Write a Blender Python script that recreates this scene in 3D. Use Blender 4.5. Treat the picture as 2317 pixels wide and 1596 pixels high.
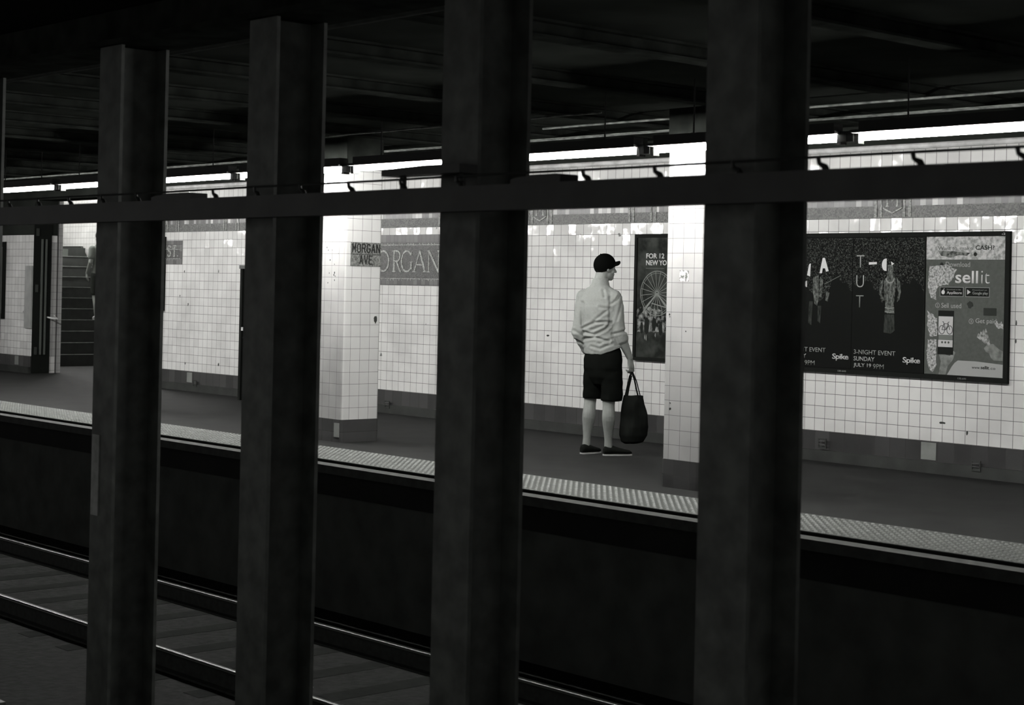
import bpy, bmesh, math, random
from mathutils import Vector, Matrix, noise
PI = math.pi
random.seed(7)
C = bpy.context.scene.collection
for o in list(bpy.data.objects): bpy.data.objects.remove(o)

# ------------------------------------------------------------------ camera, world, exposure
sc = bpy.context.scene
PHI, PITCH, ROLL, EYE = math.radians(47.864), 0.0048, 0.0217, 1.511
cd = bpy.data.cameras.new('camera'); cam = bpy.data.objects.new('camera', cd); C.objects.link(cam)
cd.sensor_width = 36; cd.lens = 36 * 3869.1 / 2317.0
cd.shift_y = -(798 - 636.2) / 2317.0
fwd = Vector((-math.sin(PHI) * math.cos(PITCH), math.cos(PHI) * math.cos(PITCH), math.sin(PITCH)))
right = Vector((math.cos(PHI), math.sin(PHI), 0)); up = right.cross(fwd)
# the camera is rolled a little anticlockwise, so uprights lean right at the top
r2 = right * math.cos(ROLL) + up * math.sin(ROLL); u2 = up * math.cos(ROLL) - right * math.sin(ROLL)
m = Matrix((r2, u2, -fwd)).transposed().to_4x4(); m.translation = Vector((0, 0, EYE)); cam.matrix_world = m
cd.dof.use_dof = True; cd.dof.focus_distance = 16.5; cd.dof.aperture_fstop = 4.5
cd.clip_end = 200
sc.camera = cam
sc.view_settings.view_transform = 'Standard'; sc.view_settings.look = 'None'
sc.view_settings.gamma = 1; sc.view_settings.exposure = 0.0; sc.view_settings.use_curve_mapping = False
TUBE = 190.0          # radiance of the fluorescent tubes
w = bpy.data.worlds.new('dim_surroundings'); sc.world = w; w.use_nodes = True
w.node_tree.nodes['Background'].inputs[0].default_value = (1, .985, .97, 1)
w.node_tree.nodes['Background'].inputs[1].default_value = 0.3

# ------------------------------------------------------------------ materials
def newmat(name):
    mt = bpy.data.materials.new(name); mt.use_nodes = True
    nt = mt.node_tree; return mt, nt, nt.nodes['Principled BSDF']
def N(nt, t, **kw):
    n = nt.nodes.new(t)
    for k, v in kw.items():
        if k.startswith('i_'): n.inputs[int(k[2:])].default_value = v
        else: setattr(n, k, v)
    return n
def g(v, dark=True):
    t = max(0, min(1, 1 - v * 2.2))
    return (v * (1 - .10 * t), v, v * (1 - .11 * t) * .99, 1)
def mat(name, v, rough=.6, noise_s=None, amt=.3, metal=0, spec=.4, bump=0, detail=4):
    mt, nt, b = newmat(name)
    b.inputs['Roughness'].default_value = rough; b.inputs['Metallic'].default_value = metal
    b.inputs['Specular IOR Level'].default_value = spec
    b.inputs['Base Color'].default_value = g(v)
    if noise_s:
        geo = N(nt, 'ShaderNodeNewGeometry'); no = N(nt, 'ShaderNodeTexNoise')
        no.inputs['Scale'].default_value = noise_s; no.inputs['Detail'].default_value = detail
        nt.links.new(geo.outputs['Position'], no.inputs['Vector'])
        cr = N(nt, 'ShaderNodeValToRGB'); cr.color_ramp.elements[0].position = .3; cr.color_ramp.elements[1].position = .7
        cr.color_ramp.elements[0].color = g(v * (1 - amt)); cr.color_ramp.elements[1].color = g(min(1, v * (1 + amt)))
        nt.links.new(no.outputs[0], cr.inputs[0]); nt.links.new(cr.outputs[0], b.inputs['Base Color'])
        if bump:
            bp = N(nt, 'ShaderNodeBump'); bp.inputs['Distance'].default_value = bump; bp.inputs['Strength'].default_value = .6
            nt.links.new(no.outputs[0], bp.inputs['Height']); nt.links.new(bp.outputs[0], b.inputs['Normal'])
    return mt
def emat(name, s, col=(1, .99, .972)):
    mt, nt, b = newmat(name)
    b.inputs['Base Color'].default_value = (.8, .8, .8, 1)
    b.inputs['Emission Color'].default_value = (*col, 1); b.inputs['Emission Strength'].default_value = s
    return mt
def mth(nt, op, a, b=None, c=None):
    n = N(nt, 'ShaderNodeMath', operation=op)
    for i, v in enumerate((a, b, c)):
        if v is None: continue
        if isinstance(v, (int, float)): n.inputs[i].default_value = v
        else: nt.links.new(v, n.inputs[i])
    return n.outputs[0]
T = .1143
def tilemat(name, axis, u0, v0, v=.74, tu=T, tv=T, joint=.02, tilt=.05, groutv=.10, rough=.10, vary=.03, stain=.25, chips=True, randv=None, wave=.035):
    mt, nt, b = newmat(name)
    geo = N(nt, 'ShaderNodeNewGeometry'); sep = N(nt, 'ShaderNodeSeparateXYZ'); nt.links.new(geo.outputs['Position'], sep.inputs[0])
    u = mth(nt, 'DIVIDE', mth(nt, 'SUBTRACT', sep.outputs[axis], u0), tu)
    vv = mth(nt, 'DIVIDE', mth(nt, 'SUBTRACT', sep.outputs[2], v0), tv)
    fu, fv = mth(nt, 'FRACT', u), mth(nt, 'FRACT', vv)
    eu = mth(nt, 'MINIMUM', fu, mth(nt, 'SUBTRACT', 1.0, fu)); ev = mth(nt, 'MINIMUM', fv, mth(nt, 'SUBTRACT', 1.0, fv))
    ev = mth(nt, 'MULTIPLY', ev, tv / tu)
    edge = mth(nt, 'MINIMUM', eu, ev)
    tilemask = mth(nt, 'GREATER_THAN', edge, joint)
    cmb = N(nt, 'ShaderNodeCombineXYZ')
    nt.links.new(mth(nt, 'FLOOR', u), cmb.inputs[0]); nt.links.new(mth(nt, 'FLOOR', vv), cmb.inputs[1])
    wn = N(nt, 'ShaderNodeTexWhiteNoise', noise_dimensions='3D'); nt.links.new(cmb.outputs[0], wn.inputs[0])
    # tone of each tile
    tone = mth(nt, 'MULTIPLY_ADD', wn.outputs['Value'], vary * 2, 1 - vary)
    if randv:
        cr = N(nt, 'ShaderNodeValToRGB'); cr.color_ramp.interpolation = 'CONSTANT'
        els = cr.color_ramp.elements
        for i, (p, val) in enumerate(randv):
            e = els[i] if i < 2 else els.new(p)
            e.position = p; e.color = (val, val, val, 1)
        nt.links.new(wn.outputs['Value'], cr.inputs[0]); tone = cr.outputs[0]
    n1 = N(nt, 'ShaderNodeTexNoise'); n1.inputs['Scale'].default_value = 1.7; n1.inputs['Detail'].default_value = 5
    nt.links.new(geo.outputs['Position'], n1.inputs['Vector'])
    st = N(nt, 'ShaderNodeMapRange'); st.inputs[1].default_value = .25; st.inputs[2].default_value = .6; st.inputs[3].default_value = 1 - stain; st.inputs[4].default_value = 1
    nt.links.new(n1.outputs[0], st.inputs[0])
    val = mth(nt, 'MULTIPLY', mth(nt, 'MULTIPLY', tone, st.outputs[0]), v)
    if chips:
        vo = N(nt, 'ShaderNodeTexVoronoi'); vo.inputs['Scale'].default_value = 2.6
        n2 = N(nt, 'ShaderNodeTexNoise'); n2.inputs['Scale'].default_value = 30
        nt.links.new(geo.outputs['Position'], n2.inputs['Vector'])
        mx = N(nt, 'ShaderNodeVectorMath', operation='MULTIPLY_ADD'); nt.links.new(n2.outputs['Color'], mx.inputs[0]); mx.inputs[1].default_value = (.05, .05, .05)
        nt.links.new(geo.outputs['Position'], mx.inputs[2]); nt.links.new(mx.outputs[0], vo.inputs['Vector'])
        chip = mth(nt, 'GREATER_THAN', vo.outputs['Distance'], .045)
        val = mth(nt, 'MULTIPLY', val, mth(nt, 'MULTIPLY_ADD', chip, .72, .28))
    fin = N(nt, 'ShaderNodeMix', data_type='RGBA')
    cc = N(nt, 'ShaderNodeCombineColor'); nt.links.new(val, cc.inputs[0]); nt.links.new(val, cc.inputs[1]); nt.links.new(mth(nt, 'MULTIPLY', val, .975), cc.inputs[2])
    nt.links.new(tilemask, fin.inputs[0]); fin.inputs[6].default_value = (groutv, groutv, groutv * .95, 1); nt.links.new(cc.outputs[0], fin.inputs[7])
    nt.links.new(fin.outputs[2], b.inputs['Base Color'])
    rr = mth(nt, 'MULTIPLY_ADD', tilemask, rough - .8, .8); nt.links.new(rr, b.inputs['Roughness'])
    if tilt:
        n3 = N(nt, 'ShaderNodeTexNoise'); n3.inputs['Scale'].default_value = 16; n3.inputs['Detail'].default_value = 1
        nt.links.new(geo.outputs['Position'], n3.inputs['Vector'])
        a = N(nt, 'ShaderNodeVectorMath', operation='MULTIPLY_ADD'); nt.links.new(wn.outputs['Color'], a.inputs[0]); a.inputs[1].default_value = (tilt,) * 3; a.inputs[2].default_value = (-tilt / 2,) * 3
        c = N(nt, 'ShaderNodeVectorMath', operation='MULTIPLY_ADD'); nt.links.new(n3.outputs['Color'], c.inputs[0]); c.inputs[1].default_value = (wave * 2,) * 3
        nt.links.new(a.outputs[0], c.inputs[2])
        d = N(nt, 'ShaderNodeVectorMath', operation='ADD'); nt.links.new(c.outputs[0], d.inputs[0]); d.inputs[1].default_value = (-wave,) * 3
        e = N(nt, 'ShaderNodeVectorMath', operation='ADD'); nt.links.new(d.outputs[0], e.inputs[0]); nt.links.new(geo.outputs['Normal'], e.inputs[1])
        f = N(nt, 'ShaderNodeVectorMath', operation='NORMALIZE'); nt.links.new(e.outputs[0], f.inputs[0])
        nt.links.new(f.outputs[0], b.inputs['Normal'])
    return mt
def mosaicmat(name, bands, scale=85, sx=(1, .02, 1)):
    """small tesserae; bands = [(z from, value)] painted as courses of different stone"""
    mt, nt, b = newmat(name)
    geo = N(nt, 'ShaderNodeNewGeometry'); sep = N(nt, 'ShaderNodeSeparateXYZ'); nt.links.new(geo.outputs['Position'], sep.inputs[0])
    mp = N(nt, 'ShaderNodeVectorMath', operation='MULTIPLY'); mp.inputs[1].default_value = sx; nt.links.new(geo.outputs['Position'], mp.inputs[0])
    vo = N(nt, 'ShaderNodeTexVoronoi', distance='CHEBYCHEV'); vo.inputs['Scale'].default_value = scale; vo.inputs['Randomness'].default_value = .35
    nt.links.new(mp.outputs[0], vo.inputs['Vector'])
    sc_ = N(nt, 'ShaderNodeSeparateColor'); nt.links.new(vo.outputs['Color'], sc_.inputs[0])
    ramp = N(nt, 'ShaderNodeValToRGB'); ramp.color_ramp.interpolation = 'CONSTANT'; els = ramp.color_ramp.elements
    z0, z1 = bands[0][0], bands[-1][0] + .05
    for i, (z, v) in enumerate(bands):
        e = els[i] if i < 2 else els.new(0.0)
        e.position = (z - z0) / (z1 - z0); e.color = (v, v, v, 1)
    mr = N(nt, 'ShaderNodeMapRange'); mr.inputs[1].default_value = z0; mr.inputs[2].default_value = z1; nt.links.new(sep.outputs[2], mr.inputs[0]); nt.links.new(mr.outputs[0], ramp.inputs[0])
    tone = mth(nt, 'MULTIPLY_ADD', sc_.outputs[0], 1.1, .45)
    val = mth(nt, 'MULTIPLY', tone, ramp.outputs[0])
    cc = N(nt, 'ShaderNodeCombineColor')
    nt.links.new(mth(nt, 'MULTIPLY', val, .97), cc.inputs[0]); nt.links.new(val, cc.inputs[1]); nt.links.new(mth(nt, 'MULTIPLY', val, .94), cc.inputs[2])
    nt.links.new(cc.outputs[0], b.inputs['Base Color']); b.inputs['Roughness'].default_value = .45
    return mt

M = {}
M['steel'] = mat('dark_painted_steel', .07, .55, 9, .4)
M['steel2'] = mat('sooty_steel', .02, .5, 6, .4)
M['ceiling'] = mat('dark_concrete', .025, .95, 2.5, .2, spec=0)
M['concrete'] = mat('platform_concrete', .0075, .8, 2.6, .55, spec=.25, bump=.002, detail=8)
M['track'] = mat('ballast_and_slab', .009, .9, 14, .6, spec=.1, bump=.02)
M['board'] = mat('worn_edge_board', .028, .7, 12, .45)
M['tact'] = mat('tactile_paving', .062, .5, 6, .25)
M['tactdome'] = mat('worn_dome_top', .25, .4, 9, .2)
M['railtop'] = mat('polished_rail_head', .05, .3, metal=1)
M['rail'] = mat('rusty_rail', .03, .7, 20, .4)
M['timber'] = mat('sleeper_timber', .009, .95, 10, .3, spec=.05)
M['conduit'] = mat('flaking_paint_conduit', .11, .5, 11, .75)
M['palepipe'] = mat('white_painted_pipe', .55, .5, 8, .25)
M['fixture'] = mat('black_fixture_metal', .02, .5)
M['reflector'] = mat('white_enamel_reflector', .6, .4)
M['tube'] = emat('fluorescent_tube', TUBE)
M['stairtube'] = emat('stair_fluorescent_tube', 420)
WX = -7.7408; WZ = .2723
M['wall'] = tilemat('glazed_wall_tile', 0, WX, WZ, .72, tilt=.11, wave=.055)
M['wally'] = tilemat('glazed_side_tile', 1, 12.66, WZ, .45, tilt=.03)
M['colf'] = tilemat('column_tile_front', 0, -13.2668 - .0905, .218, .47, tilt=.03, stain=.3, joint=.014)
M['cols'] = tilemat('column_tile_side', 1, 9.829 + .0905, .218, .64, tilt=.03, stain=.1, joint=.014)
M['base'] = tilemat('dark_base_tile', 0, -8.62, .1, .045, tu=.165, tv=.30, tilt=.02, groutv=.03, rough=.35, vary=.3, stain=.3, chips=False)
M['curb'] = mat('grey_cove_curb', .026, .6, 5, .4)
M['patch'] = mat('pale_replacement_tile', .22, .3, 8, .15)
M['frtile'] = tilemat('frieze_tile_row', 0, -9.93, 2.32, .6, tu=.062, tv=.063, tilt=.02, groutv=.03, rough=.3, chips=False, stain=.1,
                      randv=[(0, .13), (.45, .22), (.62, .1), (.72, .5), (.86, .75)])
M['frieze'] = mosaicmat('frieze_mosaic', [(2.2154, .09), (2.2454, .035), (2.276, .085), (2.312, .025), (2.322, .04), (2.385, .035), (2.40, .09), (2.43, .035), (2.46, .09)])
M['speck'] = mosaicmat('pale_speckled_mosaic', [(0, .2), (50, .2)])
M['signfield'] = mosaicmat('dark_name_mosaic', [(0, .062), (50, .062)])
M['signborder'] = tilemat('name_panel_border_tile', 0, -16.4, 2.038, .1, tu=.075, tv=.1, tilt=.02, groutv=.03, rough=.4, chips=False, vary=.35, stain=.1)
M['signletter'] = mosaicmat('cream_letter_mosaic', [(0, .30), (50, .30)])
M['colsign'] = mosaicmat('grey_sign_mosaic', [(0, .16), (50, .16)], 75, (.02, 1, 1))
M['beam'] = mat('dark_beam_steel', .022, .95, 6, .4, spec=0)
M['black'] = mat('black_letter_tile', .012, .4)
M['dark'] = mat('dark_frame', .010, .7, spec=.06)
M['darkgrey'] = mat('dark_grey_metal', .04, .4)
M['skin'] = mat('skin', .23, .55, 25, .08)
M['shirt'] = mat('pale_cotton_shirt', .255, .85, 70, .05)
M['shorts'] = mat('black_shorts_cloth', .006, .95, spec=0)
M['cap'] = mat('black_cap_cloth', .006, .9, spec=.02)
M['hair'] = mat('dark_hair', .03, .7)
M['shoe'] = mat('dark_canvas_shoe', .009, .9, spec=.05)
M['sole'] = mat('white_rubber_sole', .4, .6)
M['bag'] = mat('black_tote_cloth', .009, .9, 6, .4, spec=.04)
_G = {}
def gm(v, rough=.35):
    k = (round(v, 3), rough)
    if k not in _G: _G[k] = mat('print_tone_%03d' % int(v * 1000), v, max(rough, .7), spec=.06)
    return _G[k]
def noisemat(name, lo, hi, scale, p0=.4, p1=.6, rough=.4, detail=6, stretch=(1, 1, 1), dist=0):
    mt, nt, b = newmat(name)
    geo = N(nt, 'ShaderNodeNewGeometry'); mp = N(nt, 'ShaderNodeVectorMath', operation='MULTIPLY'); mp.inputs[1].default_value = stretch
    nt.links.new(geo.outputs['Position'], mp.inputs[0])
    no = N(nt, 'ShaderNodeTexNoise'); no.inputs['Scale'].default_value = scale; no.inputs['Detail'].default_value = detail; no.inputs['Distortion'].default_value = dist
    nt.links.new(mp.outputs[0], no.inputs['Vector'])
    cr = N(nt, 'ShaderNodeValToRGB'); cr.color_ramp.elements[0].position = p0; cr.color_ramp.elements[1].position = p1
    cr.color_ramp.elements[0].color = g(lo); cr.color_ramp.elements[1].color = g(hi)
    nt.links.new(no.outputs[0], cr.inputs[0]); nt.links.new(cr.outputs[0], b.inputs['Base Color']); b.inputs['Roughness'].default_value = max(rough, .7); b.inputs['Specular IOR Level'].default_value = .06
    return mt

# ------------------------------------------------------------------ mesh helpers
def rootloc(p):
    v = Vector((0, 0, 0))
    while p is not None: v = v + Vector(p.location); p = p.parent
    return v
def tag(o, label=None, cat=None, group=None, kind=None):
    if label: o['label'] = label
    if cat: o['category'] = cat
    if group: o['group'] = group
    if kind: o['kind'] = kind
    return o
def thing(name, label, cat, loc, group=None):
    o = bpy.data.objects.new(name, None); C.objects.link(o); o.location = loc; o.empty_display_size = .1
    return tag(o, label, cat, group)
def obj(name, bm, mt, parent=None, label=None, cat=None, group=None, kind=None, smooth=False):
    me = bpy.data.meshes.new(name)
    bmesh.ops.recalc_face_normals(bm, faces=bm.faces) if not getattr(bm, 'keepn', False) else None
    bm.to_mesh(me) if not isinstance(bm, bpy.types.Mesh) else None
    bm.free()
    for x in (mt if isinstance(mt, (list, tuple)) else [mt]): me.materials.append(x)
    if smooth:
        for p in me.polygons: p.use_smooth = True
    return link(name, me, parent, label, cat, group, kind)
def link(name, me, parent=None, label=None, cat=None, group=None, kind=None):
    o = bpy.data.objects.new(name, me); C.objects.link(o)
    if parent is not None:
        o.parent = parent; me.transform(Matrix.Translation(-rootloc(parent)))
    else:
        xs = [v.co for v in me.vertices]
        if xs:
            c = Vector(((min(v.x for v in xs) + max(v.x for v in xs)) / 2, (min(v.y for v in xs) + max(v.y for v in xs)) / 2, min(v.z for v in xs)))
            me.transform(Matrix.Translation(-c)); o.location = c
    return tag(o, label, cat, group, kind)
def box(bm, x0, x1, y0, y1, z0, z1, mi=0):
    vs = [bm.verts.new((x, y, z)) for x in (x0, x1) for y in (y0, y1) for z in (z0, z1)]
    for f in ((0, 1, 3, 2), (4, 6, 7, 5), (0, 4, 5, 1), (2, 3, 7, 6), (0, 2, 6, 4), (1, 5, 7, 3)):
        bm.faces.new([vs[i] for i in f]).material_index = mi
def bx(*a):
    bm = bmesh.new()
    for q in (a if isinstance(a[0], (tuple, list)) else [a]): box(bm, *q)
    return bm
def tube(bm, pts, r, n=10, caps=True):
    """round tube through points; r number or list"""
    pts = [Vector(p) for p in pts]; rs = r if isinstance(r, (list, tuple)) else [r] * len(pts)
    prev = None; rings = []
    for i, p in enumerate(pts):
        t = (pts[min(i + 1, len(pts) - 1)] - pts[max(i - 1, 0)]).normalized()
        a = prev if prev is not None else (Vector((0, 0, 1)) if abs(t.z) < .9 else Vector((1, 0, 0)))
        x = (a - t * a.dot(t)).normalized(); y = t.cross(x); prev = x
        rings.append([bm.verts.new(p + (x * math.cos(k * 2 * PI / n) + y * math.sin(k * 2 * PI / n)) * rs[i]) for k in range(n)])
    for A, B in zip(rings, rings[1:]):
        for k in range(n): bm.faces.new((A[k], A[(k + 1) % n], B[(k + 1) % n], B[k]))
    if caps: bm.faces.new(rings[0][::-1]); bm.faces.new(rings[-1])
    return bm
def prism(bm, poly, y0, y1, mi=0):
    """polygon of (x, z) points given a thickness along Y"""
    a = [bm.verts.new((x, y0, z)) for x, z in poly]; b = [bm.verts.new((x, y1, z)) for x, z in poly]
    n = len(poly)
    f = [bm.faces.new(a), bm.faces.new(b[::-1])] + [bm.faces.new((a[i], b[i], b[(i + 1) % n], a[(i + 1) % n])) for i in range(n)]
    for q in f: q.material_index = mi
def text_mesh(body, x0, x1, z0, z1, y, name, mt, parent, bold=0.0, face='Y', thick=.0012, label=None, spacing=1.0, align='LEFT', fit=True):
    cu = bpy.data.curves.new('t', 'FONT'); cu.body = body; cu.offset = bold; cu.space_character = spacing; cu.align_x = align; cu.resolution_u = 3
    o = bpy.data.objects.new('t', cu); C.objects.link(o)
    bpy.context.view_layer.update()
    dg = bpy.context.evaluated_depsgraph_get(); me = bpy.data.meshes.new_from_object(o.evaluated_get(dg))
    bpy.data.objects.remove(o); bpy.data.curves.remove(cu)
    xs = [v.co.x for v in me.vertices]; ys = [v.co.y for v in me.vertices]
    ax, bxx, ay, by = min(xs), max(xs), min(ys), max(ys)
    bm = bmesh.new(); bm.from_mesh(me); bpy.data.meshes.remove(me)
    for v in bm.verts:
        px = x0 + (v.co.x - ax) / (bxx - ax) * (x1 - x0); pz = z0 + (v.co.y - ay) / (by - ay) * (z1 - z0)
        v.co = Vector((px, y, pz)) if face == 'Y' else Vector((y, px, pz))
    d = Vector((0, -thick, 0)) if face == 'Y' else Vector((thick, 0, 0))
    r = bmesh.ops.extrude_face_region(bm, geom=list(bm.faces))
    bmesh.ops.translate(bm, vec=d, verts=[e for e in r['geom'] if isinstance(e, bmesh.types.BMVert)])
    return obj(name, bm, mt, parent, label)
BLOCK = {'M': [[(0, 0), (0, 1), (.5, .35), (1, 1), (1, 0)]], 'O': [[(.25, 0), (0, .2), (0, .8), (.25, 1), (.75, 1), (1, .8), (1, .2), (.75, 0), (.25, 0)]], 'R': [[(0, 0), (0, 1), (.75, 1), (1, .82), (1, .65), (.75, .5), (0, .5)], [(.5, .5), (1, 0)]],
         'G': [[(1, .8), (.75, 1), (.25, 1), (0, .8), (0, .2), (.25, 0), (.75, 0), (1, .2), (1, .45), (.6, .45)]], 'A': [[(0, 0), (.5, 1), (1, 0)], [(.2, .33), (.8, .33)]], 'N': [[(0, 0), (0, 1), (1, 0), (1, 1)]], 'V': [[(0, 1), (.5, 0), (1, 1)]], 'E': [[(1, 0), (0, 0), (0, 1), (1, 1)], [(0, .52), (.8, .52)]]}
def block_text(body, u0, u1, z0, z1, xf, name, mt, parent, wd=.011):
    n = len(body); cw = (u1 - u0) / n; bm = bmesh.new(); k = 0
    for i, ch in enumerate(body):
        for pl in BLOCK[ch]:
            for a, b in zip(pl, pl[1:]):
                k += 1; gl = cw * .62; a = Vector((u0 + i * cw + cw * .19 + a[0] * gl, z0 + a[1] * (z1 - z0))); b = Vector((u0 + i * cw + cw * .19 + b[0] * gl, z0 + b[1] * (z1 - z0)))
                d = (b - a).normalized(); nr = Vector((-d.y, d.x)) * wd / 2; e = d * wd * .45
                prism(bm, [tuple(a - e + nr), tuple(a - e - nr), tuple(b + e - nr), tuple(b + e + nr)], .0, .0012 + .00004 * k)
    for v in bm.verts: v.co = Vector((xf + v.co.y, v.co.x, v.co.z))
    return obj(name, bm, mt, parent)
def copytree(o, dloc, parent=None):
    c = o.copy(); C.objects.link(c)
    if parent is None: c.location = Vector(o.location) + Vector(dloc)
    else: c.parent = parent
    for ch in list(o.children): copytree(ch, dloc, c)
    return c

# ------------------------------------------------------------------ the setting
D = 12.66; XL, XR = -42.0, 3.0; OX0, OX1 = -25.39, -21.50; OZ = 2.77
st = dict(kind='structure')
obj('wall_far', bx(OX1, XR, D, D + .44, 0, 2.86), M['wall'], label='glazed white tile wall behind the platform', **st)
obj('wall_upper_left', bx(XL, OX0, D, D + .40, 2.2154, 2.86), M['ceiling'], label='dark strip of wall above the tiles left of the stairs', **st)  # plain dark strip here instead of frieze and upper tiles
obj('wall_far_left', bx(XL, OX0, D, D + .40, 0, 2.2154), M['wall'], label='glazed white tile wall left of the stair opening', **st)
obj('wall_lintel', bx(OX0, OX1, D, D + .44, OZ, 2.86), M['ceiling'], label='dark lintel above the stair opening', **st)
obj('trim_4', bx(OX0, OX0 + .006, D + .30, D + .40, .27, 2.1), M['wally'], label='narrow strip of tiles on the left reveal of the stair opening', **st)
obj('wall_upper', bx(XL, XR, D, D + .44, 2.86, 3.05), M['ceiling'], label='dark strip of wall above the white tiles', **st)
obj('baseboard_far', bx((OX1, XR, D - .02, D, .10, WZ), (XL, OX0, D - .02, D, .10, WZ)), M['base'], label='dark base tiles along the far wall', **st)
obj('trim_2', bx((OX1, XR, D - .055, D, 0, .10), (XL, OX0, D - .055, D, 0, .10)), M['curb'], label='grey cove curb at the foot of the wall', **st)
fr = bx((OX1, XR, D - .012, D, 2.2154, 2.322), (OX1, XR, D - .012, D, 2.385, 2.51))
frz = obj('trim_1', fr, M['frieze'], label='dark mosaic frieze running along the top of the wall', **st)
obj('tile_course', bx(OX1, XR, D - .014, D, 2.322, 2.385), M['frtile'], frz, label='course of light and dark small tiles')
for k in range(-14, 5):
    cx = -8.975 + 1.524 * k
    if cx < OX1 + .2 or cx > XR - .3: continue
    obj('mosaic_bar', bx((cx - .195, cx - .165, D - .018, D - .006, 2.225, 2.5), (cx - .135, cx - .11, D - .018, D - .006, 2.225, 2.5), (cx + .11, cx + .135, D - .018, D - .006, 2.225, 2.5), (cx + .165, cx + .195, D - .018, D - .006, 2.225, 2.5)), M['speck'], frz)
    if k % 3 == 0:
        bm = bmesh.new()
        prism(bm, [(cx - .1, 2.31), (cx, 2.265), (cx + .1, 2.31), (cx + .1, 2.5), (cx - .1, 2.5)], D - .02, D - .008)
        pq = obj('mosaic_plaque', bm, M['signfield'], frz, label='pointed mosaic plaque with the letter M')
        bm = bmesh.new()
        for a, b_ in (((cx - .1, 2.31), (cx, 2.265)), ((cx, 2.265), (cx + .1, 2.31))):
            prism(bm, [a, b_, (b_[0], b_[1] - .012), (a[0], a[1] - .012)], D - .022, D - .008)
        obj('pale_outline', bm, M['signletter'], pq)
        bm = bmesh.new()
        prism(bm, [(cx - .07, 2.315), (cx - .035, 2.315), (cx - .044, 2.33), (cx - .044, 2.45), (cx - .06, 2.45), (cx - .06, 2.33)], D - .023, D - .008)
        prism(bm, [(cx + .035, 2.315), (cx + .07, 2.315), (cx + .06, 2.33), (cx + .06, 2.45), (cx + .044, 2.45), (cx + .044, 2.33)], D - .023, D - .008)
        prism(bm, [(cx - .058, 2.45), (cx - .044, 2.45), (cx + .005, 2.37), (cx - .005, 2.36)], D - .023, D - .008)
        prism(bm, [(cx + .044, 2.45), (cx + .058, 2.45), (cx + .006, 2.36), (cx - .002, 2.37)], D - .023, D - .008)
        obj('letter', bm, M['signletter'], pq)
# floor, platform edge
obj('floor', bx(XL, XR, 8.76, D + 4.2, -.3, 0), M['concrete'], label='dark worn concrete platform floor', **st)
obj('trim_3', bx(XL, XR, 8.59, 8.73, -.085, -.016), M['board'], label='worn rubbing board along the platform edge', **st)
obj('wall_under_platform', bx(XL, XR, 8.80, 9.0, -1.3, -.3), mat('under_platform_concrete', .055, .9, 4, .3), label='dark wall below the platform edge', **st)
obj('track_bed', bx(XL, XR, 1.1, 8.80, -1.45, -1.3), M['track'], label='dark track bed between the platforms', **st)
obj('floor_near', bx(XL, XR, -3.0, 1.05, -.3, 0), M['concrete'], label='near platform the viewer stands on', **st)
obj('wall_under_near_platform', bx(XL, XR, .6, .8, -1.3, -.3), M['steel2'], label='dark wall below the near platform', **st)
obj('ceiling', bx(XL, XR, 1.0, D + .44, 3.05, 3.25), M['ceiling'], label='sooty black ceiling over the tracks and platform', **st)
# tactile strip with real domes
bm = bmesh.new(); box(bm, -32, -2, 8.755, 9.465, 0, .006)
s = .061
for i in range(int(30 / s)):
    for j in range(11):
        x, y = -31.97 + i * s, 8.79 + j * s
        if x > -25 or True:
            n = 6; lo = []; hi = []
            for k in range(n):
                a = k * 2 * PI / n; lo.append(bm.verts.new((x + .0150 * math.cos(a), y + .0150 * math.sin(a), .006))); hi.append(bm.verts.new((x + .0095 * math.cos(a), y + .0095 * math.sin(a), .0135)))
            for k in range(n): bm.faces.new((lo[k], lo[(k + 1) % n], hi[(k + 1) % n], hi[k])).material_index = 1
            bm.faces.new(hi).material_index = 1
obj('tactile_strip', bm, [M['tact'], M['tactdome']], label='studded pale warning strip along the platform edge', cat='paving strip')
# rails and sleepers
for y, lb in ((7.96, 'rail of the far track nearest the lit platform'), (6.52, 'rail of the far track nearest the steel columns'), (3.28, 'rail of the near track beside the steel columns'), (1.84, 'rail of the near track beside the near platform')):
    r = thing('rail', lb, 'rail', ((XL + XR) / 2, y, -1.3), 'running rails')
    obj('rail_body', bx((XL, XR, y - .07, y + .07, -1.3, -1.285), (XL, XR, y - .01, y + .01, -1.285, -1.18), (XL, XR, y - .03, y + .03, -1.18, -1.165)), M['rail'], r)
    bm = bmesh.new(); prof = [(y - .033, -1.175), (y - .0325, -1.168), (y - .030, -1.161), (y - .025, -1.155), (y - .018, -1.1515), (y, -1.15), (y + .018, -1.1515), (y + .025, -1.155), (y + .030, -1.161), (y + .0325, -1.168), (y + .033, -1.175)]
    va = [bm.verts.new((XL, p, q)) for p, q in prof]; vb = [bm.verts.new((XR, p, q)) for p, q in prof]
    for k in range(len(prof) - 1): bm.faces.new((va[k], va[k + 1], vb[k + 1], vb[k]))
    obj('rail_head', bm, M['railtop'], r, label='worn shiny top of the rail', smooth=True)
for tr, yy in (('far', 7.24), ('near', 2.56)):
    first = None
    for k in range(26):
        x = -2.0 - .62 * k
        if first is None:
            first = obj('sleeper', bx(x - .1, x + .1, yy - 1.0, yy + 1.0, -1.30, -1.302 + .004), M['timber'], label='dark timber sleeper set in the %s track bed' % tr, cat='sleeper', group='sleepers of the %s track' % tr)
        else:
            c = first.copy(); C.objects.link(c); c.location.x = x
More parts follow.
